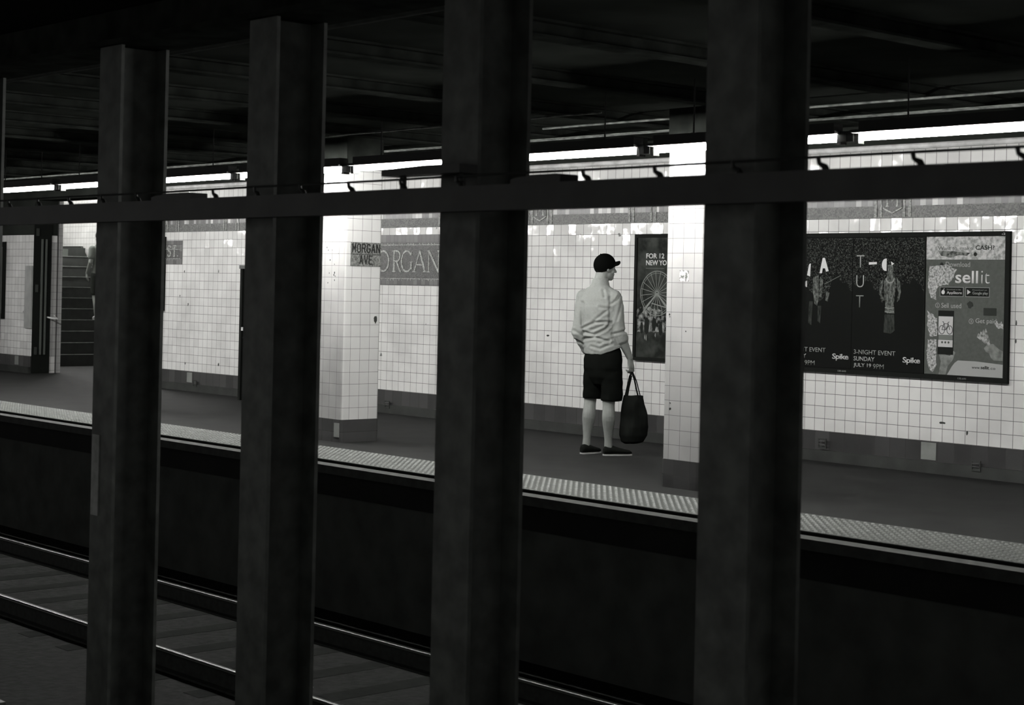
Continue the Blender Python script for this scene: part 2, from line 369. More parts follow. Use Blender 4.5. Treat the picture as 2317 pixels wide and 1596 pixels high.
# structure overhead
obj('girder', bx((-15, 1, 4.80, 5.02, 2.86, 3.04), (-15, 1, 4.72, 5.10, 2.83, 2.86)), M['beam'], label='dark longitudinal girder resting on the steel columns', cat='girder')
CX = [-1.042, -2.566, -4.09, -5.614, -7.138, -8.662, -10.72, -12.24, -13.76]
LB = ['outside the right edge', 'just beyond the right edge of the view', 'rightmost of those in view', 'nearest left of the man with the bag',
      'just left of the tiled name sign column', 'with the pale strip low on its flange', 'at the very left edge of the view', 'beyond the left edge of the view', 'farthest left beyond the view']
for X, lb in zip(CX, LB):
    t = thing('steel_column', 'dark steel column between the tracks, ' + lb, 'column', (X, 4.91, -1.3), 'steel columns between the tracks')
    obj('flange', bx(X - .12, X + .12, 4.757, 4.777, -1.3, 2.83), M['steel'], t)
    obj('flange', bx(X - .12, X + .12, 5.04, 5.06, -1.3, 2.83), M['steel'], t)
    obj('web', bx(X - .008, X + .008, 4.777, 5.04, -1.3, 2.83), M['steel'], t)
    obj('base_plate', bx(X - .2, X + .2, 4.7, 5.12, -1.3, -1.27), M['steel'], t)
    if abs(X + 8.662) < .01:
        obj('pale_strip', bx(-8.765, -8.685, 4.75, 4.757, .185, .64), mat('pale_strip_grey', .25, .6, 12, .3), t, label='pale strip low on the column')  # thin strip in a paler tone than the flange
# cable rack on the track side of the columns
t = thing('cable_duct', 'long dark horizontal cable duct across the front of the steel columns', 'cable duct', (-7, 4.67, 1.836))
obj('duct', bx(-15, .5, 4.60, 4.755, 1.836, 1.935), M['steel2'], t)
obj('duct_lip', bx(-15, .5, 4.595, 4.60, 1.83, 1.845), M['steel2'], t)
for k in range(32):
    x = -2.48 - .381 * k
    if -5.16 < x < -4.80 or -7.98 < x < -7.53: continue
    bm = bmesh.new()
    tube(bm, [(x + .035, 4.67, 1.935), (x + .03, 4.67, 1.95), (x + .006, 4.67, 1.962), (x, 4.67, 1.985)], [.016, .012, .008, .008], 8)
    obj('bracket', bm, M['steel2'], t)
bm = bmesh.new(); tube(bm, [(-15 + i * .5, 4.67, 1.983 + .0015 * math.sin(i * 1.7)) for i in range(31)], .0052, 8)
obj('cable', bm, M['steel2'], label='thin black cable carried on brackets above the duct', cat='cable')
for x0, x1, z1, lb in ((-5.13, -4.84, 1.968, 'black junction box on the duct left of the man'), (-7.95, -7.56, 1.968, 'black junction box on the duct near the ST. sign'), (-5.98, -5.45, 2.035, 'larger black box above the duct over the name panel')):
    t = thing('junction_box', lb, 'junction box', ((x0 + x1) / 2, 4.67, 1.935))
    zb = 1.935 if z1 < 2 else 1.995
    if z1 > 2: t.location.z = 1.935
    bm = bmesh.new(); prism(bm, [(x0, zb), (x1, zb), (x1, z1 - .002), (x0 + (x1 - x0) * .55, z1), (x0 + .1 * (x1 - x0), z1 - .008), (x0, z1 - .015)], 4.62, 4.72)
    obj('housing', bm, M['fixture'], t)
    if z1 > 2: [obj('stand', bx(q, q + .03, 4.685, 4.70, 1.935, zb), M['fixture'], t) for q in (x0 + .05, x1 - .08)]
    else: obj('lid', bx(x0 + .12, x1 - .01, 4.615, 4.725, z1 - .004, z1 + .001), M['fixture'], t)
# overhead transverse beams and conduits
for k in range(14):
    X = -2.566 - 1.524 * k
    obj('ceiling_beam', bx((X - .07, X + .07, 5.12, D - .3, 3.035, 3.05), (X - .01, X + .01, 5.12, D - .3, 2.96, 3.035), (X - .07, X + .07, 5.12, D - .3, 2.945, 2.96)), M['beam'],
        label='dark steel beam crossing the ceiling from the columns to the wall', cat='beam', group='transverse ceiling beams')
def pipe(name, y, z, r, x0, x1, mt, lb, wob=0):
    bm = bmesh.new(); n = 60
    tube(bm, [(x0 + (x1 - x0) * i / n, y + wob * math.sin(i * .9), z + wob * .6 * math.sin(i * .5)) for i in range(n + 1)], r, 8)
    return obj(name, bm, mt, label=lb, cat='conduit', smooth=True)
pipe('conduit', 11.02, 2.925, .010, -30, 1, M['conduit'], 'flaking conduit hung below the ceiling beams, nearest the wall', .004)
pipe('conduit', 10.95, 2.925, .006, -30, 1, M['conduit'], 'thin conduit beside the flaking one below the ceiling')
pipe('conduit', 10.28, 2.93, .010, -11.0, 1, M['conduit'], 'short thin conduit below the ceiling at right', .003)
pipe('conduit', 9.60, 2.93, .008, -14, -9.6, M['conduit'], 'thin conduit below the ceiling over the man', .003)
pipe('conduit', 5.37, 2.90, .025, -14, 1, M['steel'], 'thick dark conduit below the ceiling near the steel columns')
pipe('conduit', D - .04, 2.84, .028, OX1, 1, M['palepipe'], 'pale pipe along the top of the tiled wall')

# ------------------------------------------------------------------ fluorescent fittings over the platform
LX = [-5.045 - 1.83 * i for i in range(0, 12)]
YL, ZL = 9.2, 2.556
names = ['at the right edge of the view, above the big billboard', 'above the man with the bag, in front of the right tiled column', 'behind the steel column left of the man',
         'just left of the man', 'above the mosaic name panel', 'in front of the tiled column with the name sign', 'above the ST. sign', 'near the left edge of the view', 'at the very left edge of the view', 'first beyond the left edge', 'second beyond the left edge', 'farthest left']
for i, xr in enumerate(LX[:-1]):
    xl = LX[i + 1]
    t = thing('fluorescent_light', 'hanging fluorescent light, ' + names[i], 'ceiling light', ((xl + xr) / 2, YL, ZL), 'fluorescent lights over the platform edge')
    bm = bmesh.new(); tube(bm, [(xl + .085, YL, ZL), (xr - .085, YL, ZL)], .0215, 16)
    obj('lamp_tube', bm, M['tube'], t, smooth=False, label='glowing white fluorescent tube')
    bm = bmesh.new(); prism(bm, [(xl + .07, 2.5805), (xr - .07, 2.5805), (xr - .07, 2.584), (xl + .07, 2.584)], YL - .085, YL + .085)
    obj('reflector', bm, M['reflector'], t)
    obj('housing', bx((xl + .06, xr - .06, YL - .09, YL + .09, 2.5845, 2.60), (xl + .1, xr - .1, YL - .05, YL + .05, 2.60, 2.66)), M['fixture'], t)
    for e in (xl + .07, xr - .07):
        obj('lamp_holder', bx(e - .018, e + .018, YL - .03, YL + .03, 2.515, 2.5845), M['fixture'], t)
    for e in (xl + .45, xr - .45):
        bm = bmesh.new(); tube(bm, [(e, YL, 2.66), (e, YL, 3.05)], .006, 8); obj('hanger', bm, M['fixture'], t)
    obj('end_block', bx(xl + .001, xl + .052, YL - .04, YL + .04, 2.53, 2.60), M['fixture'], t); obj('end_block', bx(xr - .052, xr - .001, YL - .04, YL + .04, 2.53, 2.60), M['fixture'], t)

# ------------------------------------------------------------------ tiled platform columns
def tiled_column(dx, label):
    x1, y0, x0, y1 = -13.2668, 9.829, -13.655, 10.28; rad = .03
    t = thing('tiled_column', label, 'column', ((x0 + x1) / 2 + dx, (y0 + y1) / 2, 0), 'tiled columns on the platform')
    bm = bmesh.new(); zs = (.218, 2.64)
    loop = []
    for cx, cy, a0 in ((x1 - rad, y0 + rad, -PI / 2), (x1 - rad, y1 - rad, 0), (x0 + rad, y1 - rad, PI / 2), (x0 + rad, y0 + rad, PI)):
        for k in range(7):
            a = a0 + k * PI / 12; loop.append((cx + rad * math.cos(a) + dx, cy + rad * math.sin(a), math.cos(a), math.sin(a)))
    rings = [[bm.verts.new((p[0], p[1], z)) for p in loop] for z in zs]; n = len(loop)
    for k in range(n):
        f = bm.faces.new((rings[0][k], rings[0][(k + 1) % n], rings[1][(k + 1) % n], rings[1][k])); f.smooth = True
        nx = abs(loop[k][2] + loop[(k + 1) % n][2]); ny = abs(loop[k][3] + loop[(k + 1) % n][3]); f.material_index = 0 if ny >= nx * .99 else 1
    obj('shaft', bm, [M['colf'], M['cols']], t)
    obj('dark_head', bx(x0 + dx + .003, x1 + dx - .003, y0 + .003, y1 - .003, 2.64, 2.945), M['beam'], t, label='black top of the column')  # column head in a plain dark tone above the tiles
    bm = bmesh.new(); rings = [[bm.verts.new((p[0] + p[2] * .004, p[1] + p[3] * .004, z)) for p in loop] for z in (0, .218)]
    for k in range(n): bm.faces.new((rings[0][k], rings[0][(k + 1) % n], rings[1][(k + 1) % n], rings[1][k]))
    bm.faces.new(rings[0][::-1]); bm.faces.new(rings[1])
    obj('base', bm, M['base'], t, label='dark base of the column')
    xf = x1 + dx
    s = obj('name_sign', bx(xf, xf + .006, 9.897, 10.262, .218 + 13 * T, .218 + 15 * T), M['colsign'], t, label='grey mosaic name sign')
    block_text('MORGAN', 9.905, 10.255, .218 + 14 * T + .02, .218 + 15 * T - .016, xf + .0055, 'lettering', M['black'], s)
    block_text('AVE', 9.995, 10.165, .218 + 13 * T + .022, .218 + 14 * T - .014, xf + .0055, 'lettering', M['black'], s)
    obj('divider_line', bx(xf + .004, xf + .0075, 9.90, 10.26, .218 + 14 * T - .003, .218 + 14 * T + .003), M['darkgrey'], s)
    return t
tc = tiled_column(0, 'white tiled column on the platform carrying the small MORGAN AVE sign')
bm = bmesh.new(); box(bm, -13.37, -13.29, 9.82, 9.826, .05, .185)
obj('pale_base_tile', bm, M['patch'], tc, label='pale tile on the dark base')
def chips(parent, spots, y):
    rr = random.Random(11)
    for x, z, a in spots:
        bm = bmesh.new(); n = 9
        prism(bm, [(x + a * math.cos(k * 2 * PI / n) * rr.uniform(.5, 1.1), z + 1.2 * a * math.sin(k * 2 * PI / n) * rr.uniform(.5, 1.1)) for k in range(n)], y - .0015, y + .001)
        obj('glaze_chip', bm, M['darkgrey'], parent)
chips(tc, [(-13.559, 1.879, .008), (-13.503, 1.759, .010), (-13.536, 1.853, .006), (-13.471, 1.853, .005), (-13.43, 1.716, .006), (-13.426, 1.635, .012), (-13.436, 1.612, .009), (-13.415, 1.60, .007), (-13.513, 1.63, .006), (-13.424, 1.562, .007), (-13.531, 1.535, .006), (-13.369, 1.819, .004)], 9.829)
bm = bmesh.new(); rr_ = random.Random(5)
prism(bm, [(10.215 + .022 * math.cos(k * PI / 6) * rr_.uniform(.5, 1.1), 1.185 + .04 * math.sin(k * PI / 6) * rr_.uniform(.6, 1.1)) for k in range(12)], 0, .002)
for v in bm.verts: v.co = Vector((-13.2668 + v.co.y, v.co.x, v.co.z))
obj('glaze_chip', bm, M['darkgrey'], tc)
tc2 = tiled_column(4.572, 'white tiled column on the platform to the right of the man with the bag')
chips(tc2, [(-9.031, 1.341, .009), (-9.026, 1.325, .006), (-9.005, .611, .011), (-9.006, .655, .007), (-8.857, 1.216, .007)], 9.829)
bm = bmesh.new(); box(bm, -8.935, -8.84, 9.8275, 9.8295, 1.60, 1.685)
obj('worn_sticker', bm, noisemat('faded_sticker', .18, .56, 40, .42, .5), tc2, label='faded square sticker')
tiled_column(-4.42, 'white tiled column mostly hidden behind the steel column left of the ST. sign')
tiled_column(9.144, 'white tiled column beyond the right edge of the view')

# ------------------------------------------------------------------ mosaic name panels on the wall
def arc(cx, cz, rx, rz, a0, a1, n=18): return [(cx + rx * math.cos(math.radians(a0 + (a1 - a0) * i / n)), cz + rz * math.sin(math.radians(a0 + (a1 - a0) * i / n))) for i in range(n + 1)]
def stroke(bm, pts, wd, y0, y1):
    for i_, (a, b) in enumerate(zip(pts, pts[1:])):
        y0 -= .00006
        a, b = Vector((a[0], a[1])), Vector((b[0], b[1])); d = (b - a)
        if d.length < 1e-5: continue
        d.normalize(); nrm = Vector((-d.y, d.x)) * wd / 2; e = d * wd * .15
        prism(bm, [tuple(a - e + nrm), tuple(a - e - nrm), tuple(b + e - nrm), tuple(b + e + nrm)], y0, y1)
def serif(bm, x, z, wd, y0, y1): stroke(bm, [(x - wd / 2, z), (x + wd / 2, z)], .012, y0 - .0006 - (x * 7 % 1) * .0003, y1)
def glyph(bm, ch, x, w_, z0, h_, y0, y1):
    th, tn = .028, .014; z1 = z0 + h_; m_ = z0 + h_ / 2; cnt = [0]
    def S(p, wd=th): cnt[0] += 1; stroke(bm, p, wd, y0 - .0012 * cnt[0] + .0012, y1)
    if ch == 'O': S(arc(x + w_ / 2, m_, w_ / 2 - .01, h_ / 2, 60, 300), th * .8); S(arc(x + w_ / 2, m_, w_ / 2 - .01, h_ / 2, -60, 60), th * .8)
    elif ch == 'G':
        S(arc(x + w_ / 2, m_, w_ / 2 - .008, h_ / 2, 40, 320), th * .75); S([(x + w_ - .02, z0 + .03), (x + w_ - .02, m_ - .01)]); serif(bm, x + w_ - .02, m_ - .01, .05, y0, y1); S([(x + w_ - .02, z1 - .01), (x + w_ - .02, z1 - .05)], tn)
    elif ch == 'M':
        S([(x + .02, z0), (x + .02, z1)], tn); S([(x + .02, z1), (x + w_ / 2, z0)], th); S([(x + w_ / 2, z0), (x + w_ - .02, z1)], tn); S([(x + w_ - .02, z0), (x + w_ - .02, z1)], th)
        for q in (x + .02, x + w_ - .02): serif(bm, q, z0, .05, y0, y1)
    elif ch == 'R':
        S([(x + .03, z0), (x + .03, z1)]); S([(x + .03, z1)] + arc(x + w_ * .5, z1 - h_ * .25, w_ * .38, h_ * .25, 90, -90) + [(x + .03, m_)], tn * 1.4); S([(x + w_ * .5, m_), (x + w_ - .02, z0 + .01), (x + w_, z0)], th * .8)
        serif(bm, x + .03, z0, .06, y0, y1); serif(bm, x + .02, z1, .04, y0, y1)
    elif ch == 'A':
        S([(x + .02, z0), (x + w_ / 2, z1)], tn * 1.2); S([(x + w_ / 2, z1), (x + w_ - .02, z0)], th); S([(x + w_ * .28, z0 + h_ * .33), (x + w_ * .76, z0 + h_ * .33)], tn)
        serif(bm, x + .02, z0, .055, y0, y1); serif(bm, x + w_ - .02, z0, .06, y0, y1)
    elif ch == 'N':
        S([(x + .02, z0), (x + .02, z1)], tn); S([(x + .02, z1), (x + w_ - .02, z0)], th); S([(x + w_ - .02, z0), (x + w_ - .02, z1)], tn)
        serif(bm, x + .02, z0, .05, y0, y1); serif(bm, x + w_ - .02, z1, .05, y0, y1); serif(bm, x + .01, z1, .03, y0, y1)
    elif ch == 'S':
        S(arc(x + w_ / 2, z1 - h_ * .25, w_ / 2 - .01, h_ * .25, 20, 270) + arc(x + w_ / 2, z0 + h_ * .25, w_ / 2 - .01, h_ * .25, 90, -160), th * .75)
    elif ch == 'T':
        S([(x + w_ / 2, z0), (x + w_ / 2, z1)]); S([(x, z1), (x + w_, z1)], tn * 1.2); serif(bm, x + w_ / 2, z0, .05, y0, y1)
        S([(x, z1), (x, z1 - .03)], tn); S([(x + w_, z1), (x + w_, z1 - .03)], tn)
    elif ch == '.': S([(x, z0 + .006), (x + .02, z0 + .006)], .02)
def name_panel(x0, x1, z0, z1, chars, label, lz0, lh):
    t = thing('name_panel', label, 'sign', ((x0 + x1) / 2, D, z0))
    obj('border', bx((x0, x1, D - .006, D - .0005, z1 - .10, z1), (x0, x1, D - .006, D - .0005, z0, z0 + .07), (x0, x0 + .07, D - .006, D - .0005, z0 + .07, z1 - .1), (x1 - .07, x1, D - .006, D - .0005, z0 + .07, z1 - .1)), M['signborder'], t)
    fld = obj('field', bx(x0 + .07, x1 - .07, D - .007, D - .0005, z0 + .07, z1 - .10), M['signfield'], t)
    for z in (z0 + .075, z1 - .125): obj('pale_line', bx(x0 + .05, x1 - .05, D - .009, D - .006, z, z + .008), M['signletter'], fld)
    bm = bmesh.new(); q = x0 + .09; k = 0
    while q < x1 - .1:
        if k % 7 not in (2, 5): box(bm, q, q + .012, D - .0088, D - .0062, z1 - .115, z1 - .10); box(bm, q + .01, q + .02, D - .0088, D - .0062, z0 + .055, z0 + .072)
        q += .055; k += 1
    obj('pale_ticks', bm, M['signletter'], fld)
    for ch, x, w_ in chars:
        bm = bmesh.new(); glyph(bm, ch, x, w_, lz0, lh, D - .011, D - .006); obj('letter', bm, M['signletter'], t)
    return t
name_panel(-17.03, -14.2, 1.530, 2.13, [('M', -16.78, .27), ('O', -16.42, .24), ('R', -16.12, .165), ('G', -15.955, .215), ('A', -15.725, .24), ('N', -15.455, .22)],
           'large dark mosaic name panel on the wall reading MORGAN', 1.694, .243)
name_panel(-21.40, -20.895, 1.760, 2.093, [('S', -21.285, .10), ('T', -21.15, .10), ('.', -21.02, .02)], 'small dark mosaic panel reading ST. near the left end of the wall', 1.872, .15)

# patches and vents on the base tiles
for x0, x1, z0, z1, lb in ((-8.621, -8.468, .112, .262, 'pale replacement tile in the base below the torn advert'), (-20.665, -20.53, .12, .258, 'pale replacement tile in the base below the ST. panel'), (-25.93, -25.80, .12, .262, 'pale replacement tile in the base near the stairs')):
    obj('base_tile', bx(x0, x1, D - .026, D - .018, z0, z1), M['patch'], label=lb, cat='tile')
for x, z, lb in ((-9.66, .12, 'small metal vent in the base under the left of the billboard'), (-8.05, .06, 'small metal vent in the base at right'), (-16.10, .06, 'small metal vent in the base beside the tiled column'), (-20.40, .07, 'small metal vent in the base below the ST. panel')):
    t = thing('wall_vent', lb, 'vent', (x, D - .06, z), 'small vents along the base')
    obj('frame', bx((x - .045, x + .045, D - .062, D - .054, z, z + .012), (x - .045, x + .045, D - .062, D - .054, z + .078, z + .09), (x - .045, x - .035, D - .062, D - .054, z + .012, z + .078), (x + .035, x + .045, D - .062, D - .054, z + .012, z + .078)), M['curb'], t)
    obj('slats', bx((x - .035, x + .035, D - .066, D - .056, z + .062, z + .07), (x - .035, x + .035, D - .066, D - .056, z + .034, z + .042)), mat('vent_metal', .5, .25, metal=1), t)
# chips and scuffs with a shape of their own
for i, (x, z, a, b_) in enumerate(((-8.43, .44, .045, .012), (-8.18, .37, .012, .028), (-7.73, 1.32, .008, .03), (-7.73, 1.17, .01, .02), (-13.4, 1.02, .03, .012), (-12.9, 1.0, .02, .01), (-20.83, 1.66, .012, .02), (-19.95, 1.67, .01, .03), (-20.76, .38, .015, .02), (-19.9, .40, .018, .025))):
    bm = bmesh.new(); n = 9
    prism(bm, [(x + a * math.cos(k * 2 * PI / n) * random.uniform(.6, 1.1), z + b_ * math.sin(k * 2 * PI / n) * random.uniform(.6, 1.1)) for k in range(n)], D - .0015, D + .001)
    obj('tile_chip', bm, M['darkgrey'], label='small dark chip in the glaze of the white wall tiles', cat='chip', group='chips in the wall tiles')

# ------------------------------------------------------------------ billboards
def frame(bm, x0, x1, z0, z1, wd, y0, y1, wb=None):
    wb = wb or wd
    box(bm, x0, x1, y0, y1, z1 - wd, z1); box(bm, x0, x1, y0, y1, z0, z0 + wb); box(bm, x0, x0 + wd, y0, y1, z0 + wb, z1 - wd); box(bm, x1 - wd, x1, y0, y1, z0 + wb, z1 - wd)
def sheet(x0, x1, z0, z1, label, mt, cat='poster', group=None):
    t = thing('poster', label, cat, ((x0 + x1) / 2, D - .02, z0), group)
    obj('sheet', bx(x0, x1, D - .022, D - .018, z0, z1), mt, t)
    return t
Y1 = D - .022
bb = thing('billboard', 'wide black billboard case holding three posters at the right', 'billboard', (-9.0, D, .81))
bm = bmesh.new(); frame(bm, -10.20, -7.785, .812, 2.086, .04, D - .035, D - .002)
obj('border', bm, M['dark'], bb); obj('back_panel', bx(-10.17, -7.82, D - .017, D - .002, .85, 2.05), M['dark'], bb)
obj('mullion', bx(-8.622, -8.612, D - .03, D - .017, .852, 2.046), M['dark'], bb)
text_mesh('‹2', -7.862, -7.828, 2.055, 2.072, D - .035, 'number_plate', gm(.5), bb)
text_mesh('135-643', -9.52, -9.43, .828, .842, D - .035, 'number_plate', gm(.3), bb)
text_mesh('135-641', -8.26, -8.18, .826, .840, D - .035, 'number_plate', gm(.3), bb)
foliage = noisemat('printed_foliage', .004, .13, 75, .5, .78, detail=12, dist=1.0)
def blobs(bm, cx, cz, rx, rz, y0, y1, n=22, jit=.12, seed=1):
    rr = random.Random(seed)
    prism(bm, [(cx + rx * math.cos(k * 2 * PI / n) * rr.uniform(1 - jit, 1 + jit), cz + rz * math.sin(k * 2 * PI / n) * rr.uniform(1 - jit, 1 + jit)) for k in range(n)], y0, y1)
def ragged(pts, seed, amp=.009):
    rr = random.Random(seed); out = []
    for a, b2 in zip(pts, pts[1:] + pts[:1]):
        n = max(2, int(math.hypot(a[0] - b2[0], a[1] - b2[1]) / .018))
        for k in range(n): out.append((a[0] + (b2[0] - a[0]) * k / n + rr.uniform(-amp, amp), a[1] + (b2[1] - a[1]) * k / n + rr.uniform(-amp, amp)))
    return out
def event_poster(dx, label, left):
    x0, x1 = -9.385 + dx, -8.625 + dx
    t = sheet(x0, x1, .856, 2.044, label, mat('black_print', .006, .7, spec=.06), group='event posters in the billboard')
    bm = bmesh.new(); n = 26; pts = [(x0 + .002, 2.04), (x1 - .002, 2.04)]
    rr = random.Random(3 + left)
    for k in range(n + 1):
        f = k / n; pts.append((x1 - .002 - f * (x1 - x0 - .004), 1.58 + .10 * math.sin(f * 9) + rr.uniform(-.05, .05)))
    prism(bm, pts, Y1 - .0006, Y1); obj('printed_foliage', bm, foliage, t)
    # figure printed on the poster
    fm = noisemat('printed_figure' + str(left), .03, .17, 60, .35, .7, stretch=(1, 1, .6), detail=3); fm2 = noisemat('printed_figure_dim' + str(left), .008, .06, 40, .3, .75, stretch=(1.5, 1, .5))
    ya, yb = Y1 - .0016, Y1 - .0006
    cx = (-8.98 if not left else -9.78)
    bm = bmesh.new()
    if not left:
        prism(bm, ragged([(cx - .062, 1.66), (cx - .03, 1.70), (cx - .02, 1.735), (cx + .025, 1.735), (cx + .03, 1.70), (cx + .06, 1.68), (cx + .055, 1.56), (cx + .045, 1.47), (cx + .05, 1.37), (cx - .05, 1.37), (cx - .045, 1.47), (cx - .06, 1.56)], 31, .004), ya, yb)
        prism(bm, ragged([(cx - .07, 1.68), (cx - .10, 1.64), (cx - .118, 1.55), (cx - .09, 1.50), (cx - .055, 1.485), (cx - .06, 1.50), (cx - .09, 1.54), (cx - .082, 1.60)], 32, .003), ya, yb)
        prism(bm, ragged([(cx + .07, 1.69), (cx + .10, 1.65), (cx + .115, 1.56), (cx + .10, 1.49), (cx + .075, 1.47), (cx + .09, 1.55), (cx + .078, 1.62)], 33, .003), ya, yb)
        prism(bm, [(cx - .025, 1.73), (cx + .025, 1.73), (cx + .028, 1.80), (cx - .028, 1.80)], ya, yb)
    else:
        prism(bm, [(cx - .05, 1.68), (cx + .01, 1.70), (cx + .02, 1.50), (cx, 1.42), (cx - .03, 1.44), (cx - .05, 1.55)], ya, yb)
        prism(bm, [(cx + .03, 1.69), (cx + .065, 1.66), (cx + .05, 1.50), (cx + .025, 1.50)], ya, yb)
        prism(bm, [(cx + .10, 1.56), (cx + .14, 1.54), (cx + .12, 1.46), (cx + .095, 1.47)], ya, yb)
    obj('printed_figure', bm, fm, t)
    if not left:
        bm = bmesh.new(); stroke(bm, arc(cx, 1.68, .042, .04, 180, 360, 10), .012, ya - .0004, ya)
        for z in (1.42, 1.385): stroke(bm, [(cx - .048, z), (cx, z - .006), (cx + .048, z)], .008, ya - .0004, ya)
        obj('printed_trim', bm, gm(.22), t)
    else:
        bm = bmesh.new(); stroke(bm, [(cx + .08, 1.62), (cx + .26, 1.70)], .006, ya - .0004, ya); stroke(bm, [(cx + .08, 1.60), (cx + .15, 1.60)], .004, ya - .0004, ya)
        obj('printed_trim', bm, gm(.12), t)
    bm = bmesh.new()
    prism(bm, [(cx - .05, 1.36), (cx + .05, 1.36), (cx + .06, 1.22), (cx + .02, 1.19), (cx - .06, 1.20)], ya, yb) if not left else [prism(bm, [(cx - .09, 1.46), (cx - .05, 1.46), (cx - .06, 1.24), (cx - .10, 1.26)], ya, yb), prism(bm, [(cx + .01, 1.42), (cx + .05, 1.42), (cx + .04, 1.26), (cx + .01, 1.28)], ya, yb)]
    obj('printed_skirt', bm, fm2, t)
    for ch, z in (('T', 1.775), ('U', 1.595), ('T', 1.415)):
        text_mesh(ch, -9.345 + dx, -9.262 + dx, z - .0 if ch != 'U' else z, z + .11, Y1, 'large_letter', gm(.33 if z > 1.5 else .2), t, bold=-.012)
    text_mesh('3-NIGHT EVENT', -9.357 + dx, -8.909 + dx, .995, 1.036, Y1, 'lettering', gm(.3), t, bold=.004)
    text_mesh('SUNDAY', -9.357 + dx, -9.13 + dx, .935, .975, Y1, 'lettering', gm(.38), t, bold=.012)
    text_mesh('JULY 19', -9.357 + dx, -9.165 + dx, .872, .915, Y1, 'lettering', gm(.38), t, bold=.012)
    text_mesh('9PM', -9.145 + dx, -9.03 + dx, .872, .915, Y1, 'lettering', gm(.26), t, bold=-.003)
    text_mesh('Spike', -8.832 + dx, -8.65 + dx, .925, .99, Y1, 'channel_mark', gm(.5), t, bold=.018, spacing=.9)
    text_mesh('THE NEXT IN NIGHTS', -8.832 + dx, -8.65 + dx, .900, .912, Y1, 'small_print', gm(.06), t) if False else None
    # torn sticker scraps pasted over the figure
    scraps = []
    def prism_(p_): b9 = bmesh.new(); prism(b9, p_, ya - .001, ya); obj('paper_scrap', b9, gm(.6, .7), t, label='white torn paper scrap')
    if left:
        prism_([(-9.757, 1.72), (-9.725, 1.86), (-9.70, 1.86), (-9.655, 1.74), (-9.685, 1.735), (-9.695, 1.765), (-9.722, 1.765), (-9.73, 1.72)])
        prism_([(-9.90, 1.70), (-9.88, 1.80), (-9.86, 1.81), (-9.865, 1.69)])
        prism_([(-9.93, 1.64), (-9.90, 1.65), (-9.90, 1.59), (-9.93, 1.60)])
    else:
        prism_([(-9.21, 1.80), (-9.125, 1.805), (-9.125, 1.825), (-9.21, 1.822)])
        prism_(arc(-9.03, 1.80, .04, .055, 100, 250, 8) + [(-9.02, 1.745), (-9.02, 1.855)])
        prism_([(-8.975, 1.83), (-8.94, 1.81), (-8.965, 1.795)])
event_poster(0, 'dark event poster in the middle of the billboard, pale figure and TUT letters', False)
event_poster(-.764, 'dark event poster at the left of the billboard, half hidden by the steel column', True)
# the sell it poster
px0, px1 = -8.608, -7.835
ps = sheet(px0, px1, .856, 2.047, 'grey phone selling advert with torn left side, at the right end of the billboard', mat('mid_grey_print', .085, .7, 40, .12, spec=.06))
Ya = Y1 - .0006
obj('header_band', bx(px0, px1, Ya, Y1, 1.848, 2.047), noisemat('blotchy_pale_header', .22, .5, 34, .35, .62, detail=10), ps, label='pale blotchy band at the top')
text_mesh('Want to', -8.49, -8.30, 1.927, 1.962, Ya, 'lettering', gm(.1), ps)
text_mesh('make', -8.27, -8.15, 1.93, 1.96, Ya, 'lettering', gm(.14), ps)
text_mesh('CASH?', -8.118, -7.937, 1.93, 1.968, Ya, 'lettering', gm(.02), ps, bold=.012)
bm = bmesh.new(); prism(bm, [(-8.49, 1.925), (-8.36, 1.92), (-8.17, 1.905), (-8.2, 1.88), (-8.29, 1.885), (-8.36, 1.865), (-8.46, 1.88)], Ya - .0008, Ya)
obj('torn_patch', bm, noisemat('dark_scuff', .04, .2, 30), ps, label='dark torn patch')
for (x, z) in ((-8.12, 1.893), (-8.45, 1.805)):
    bm = bmesh.new(); blobs(bm, x, z, .017, .017, Ya - .0008, Ya, 14, 0); obj('number_dot', bm, gm(.02), ps)
text_mesh('Download', -8.41, -8.17, 1.785, 1.828, Y1, 'lettering', gm(.32), ps)
text_mesh('sell', -8.312, -8.089, 1.645, 1.752, Y1, 'lettering', gm(.62), ps, bold=.014)
text_mesh('it', -8.058, -7.978, 1.645, 1.752, Y1, 'lettering', gm(.6), ps, bold=-.012)
for x0, x1, cap_, big in ((-8.463, -8.229, 'Download on the', 'AppStore'), (-8.209, -7.975, 'Download on', 'Google play')):
    b_ = obj('store_badge', bx((x0, x1, Y1 - .001, Y1, 1.53, 1.612)), gm(.3), ps, label='black app store badge')
    obj('badge_face', bx((x0 + .004, x1 - .004, Y1 - .0015, Y1, 1.534, 1.608)), gm(.012), b_)
    text_mesh(big, x0 + .07, x1 - .015, 1.545, 1.575, Y1 - .0015, 'lettering', gm(.55 if 'App' in big else .3), b_, bold=.01)
    text_mesh(cap_, x0 + .07, x1 - .025, 1.585, 1.595, Y1 - .0015, 'lettering', gm(.25), b_)
    bm = bmesh.new()
    if 'App' in big:
        blobs(bm, x0 + .033, 1.567, .017, .019, Y1 - .0023, Y1 - .0015, 16, .05, 4); prism(bm, [(x0 + .033, 1.588), (x0 + .043, 1.601), (x0 + .046, 1.598), (x0 + .038, 1.587)], Y1 - .0023, Y1 - .0015)
    else: prism(bm, [(x0 + .018, 1.55), (x0 + .018, 1.592), (x0 + .052, 1.571)], Y1 - .0023, Y1 - .0015)
    obj('badge_mark', bm, gm(.55), b_)
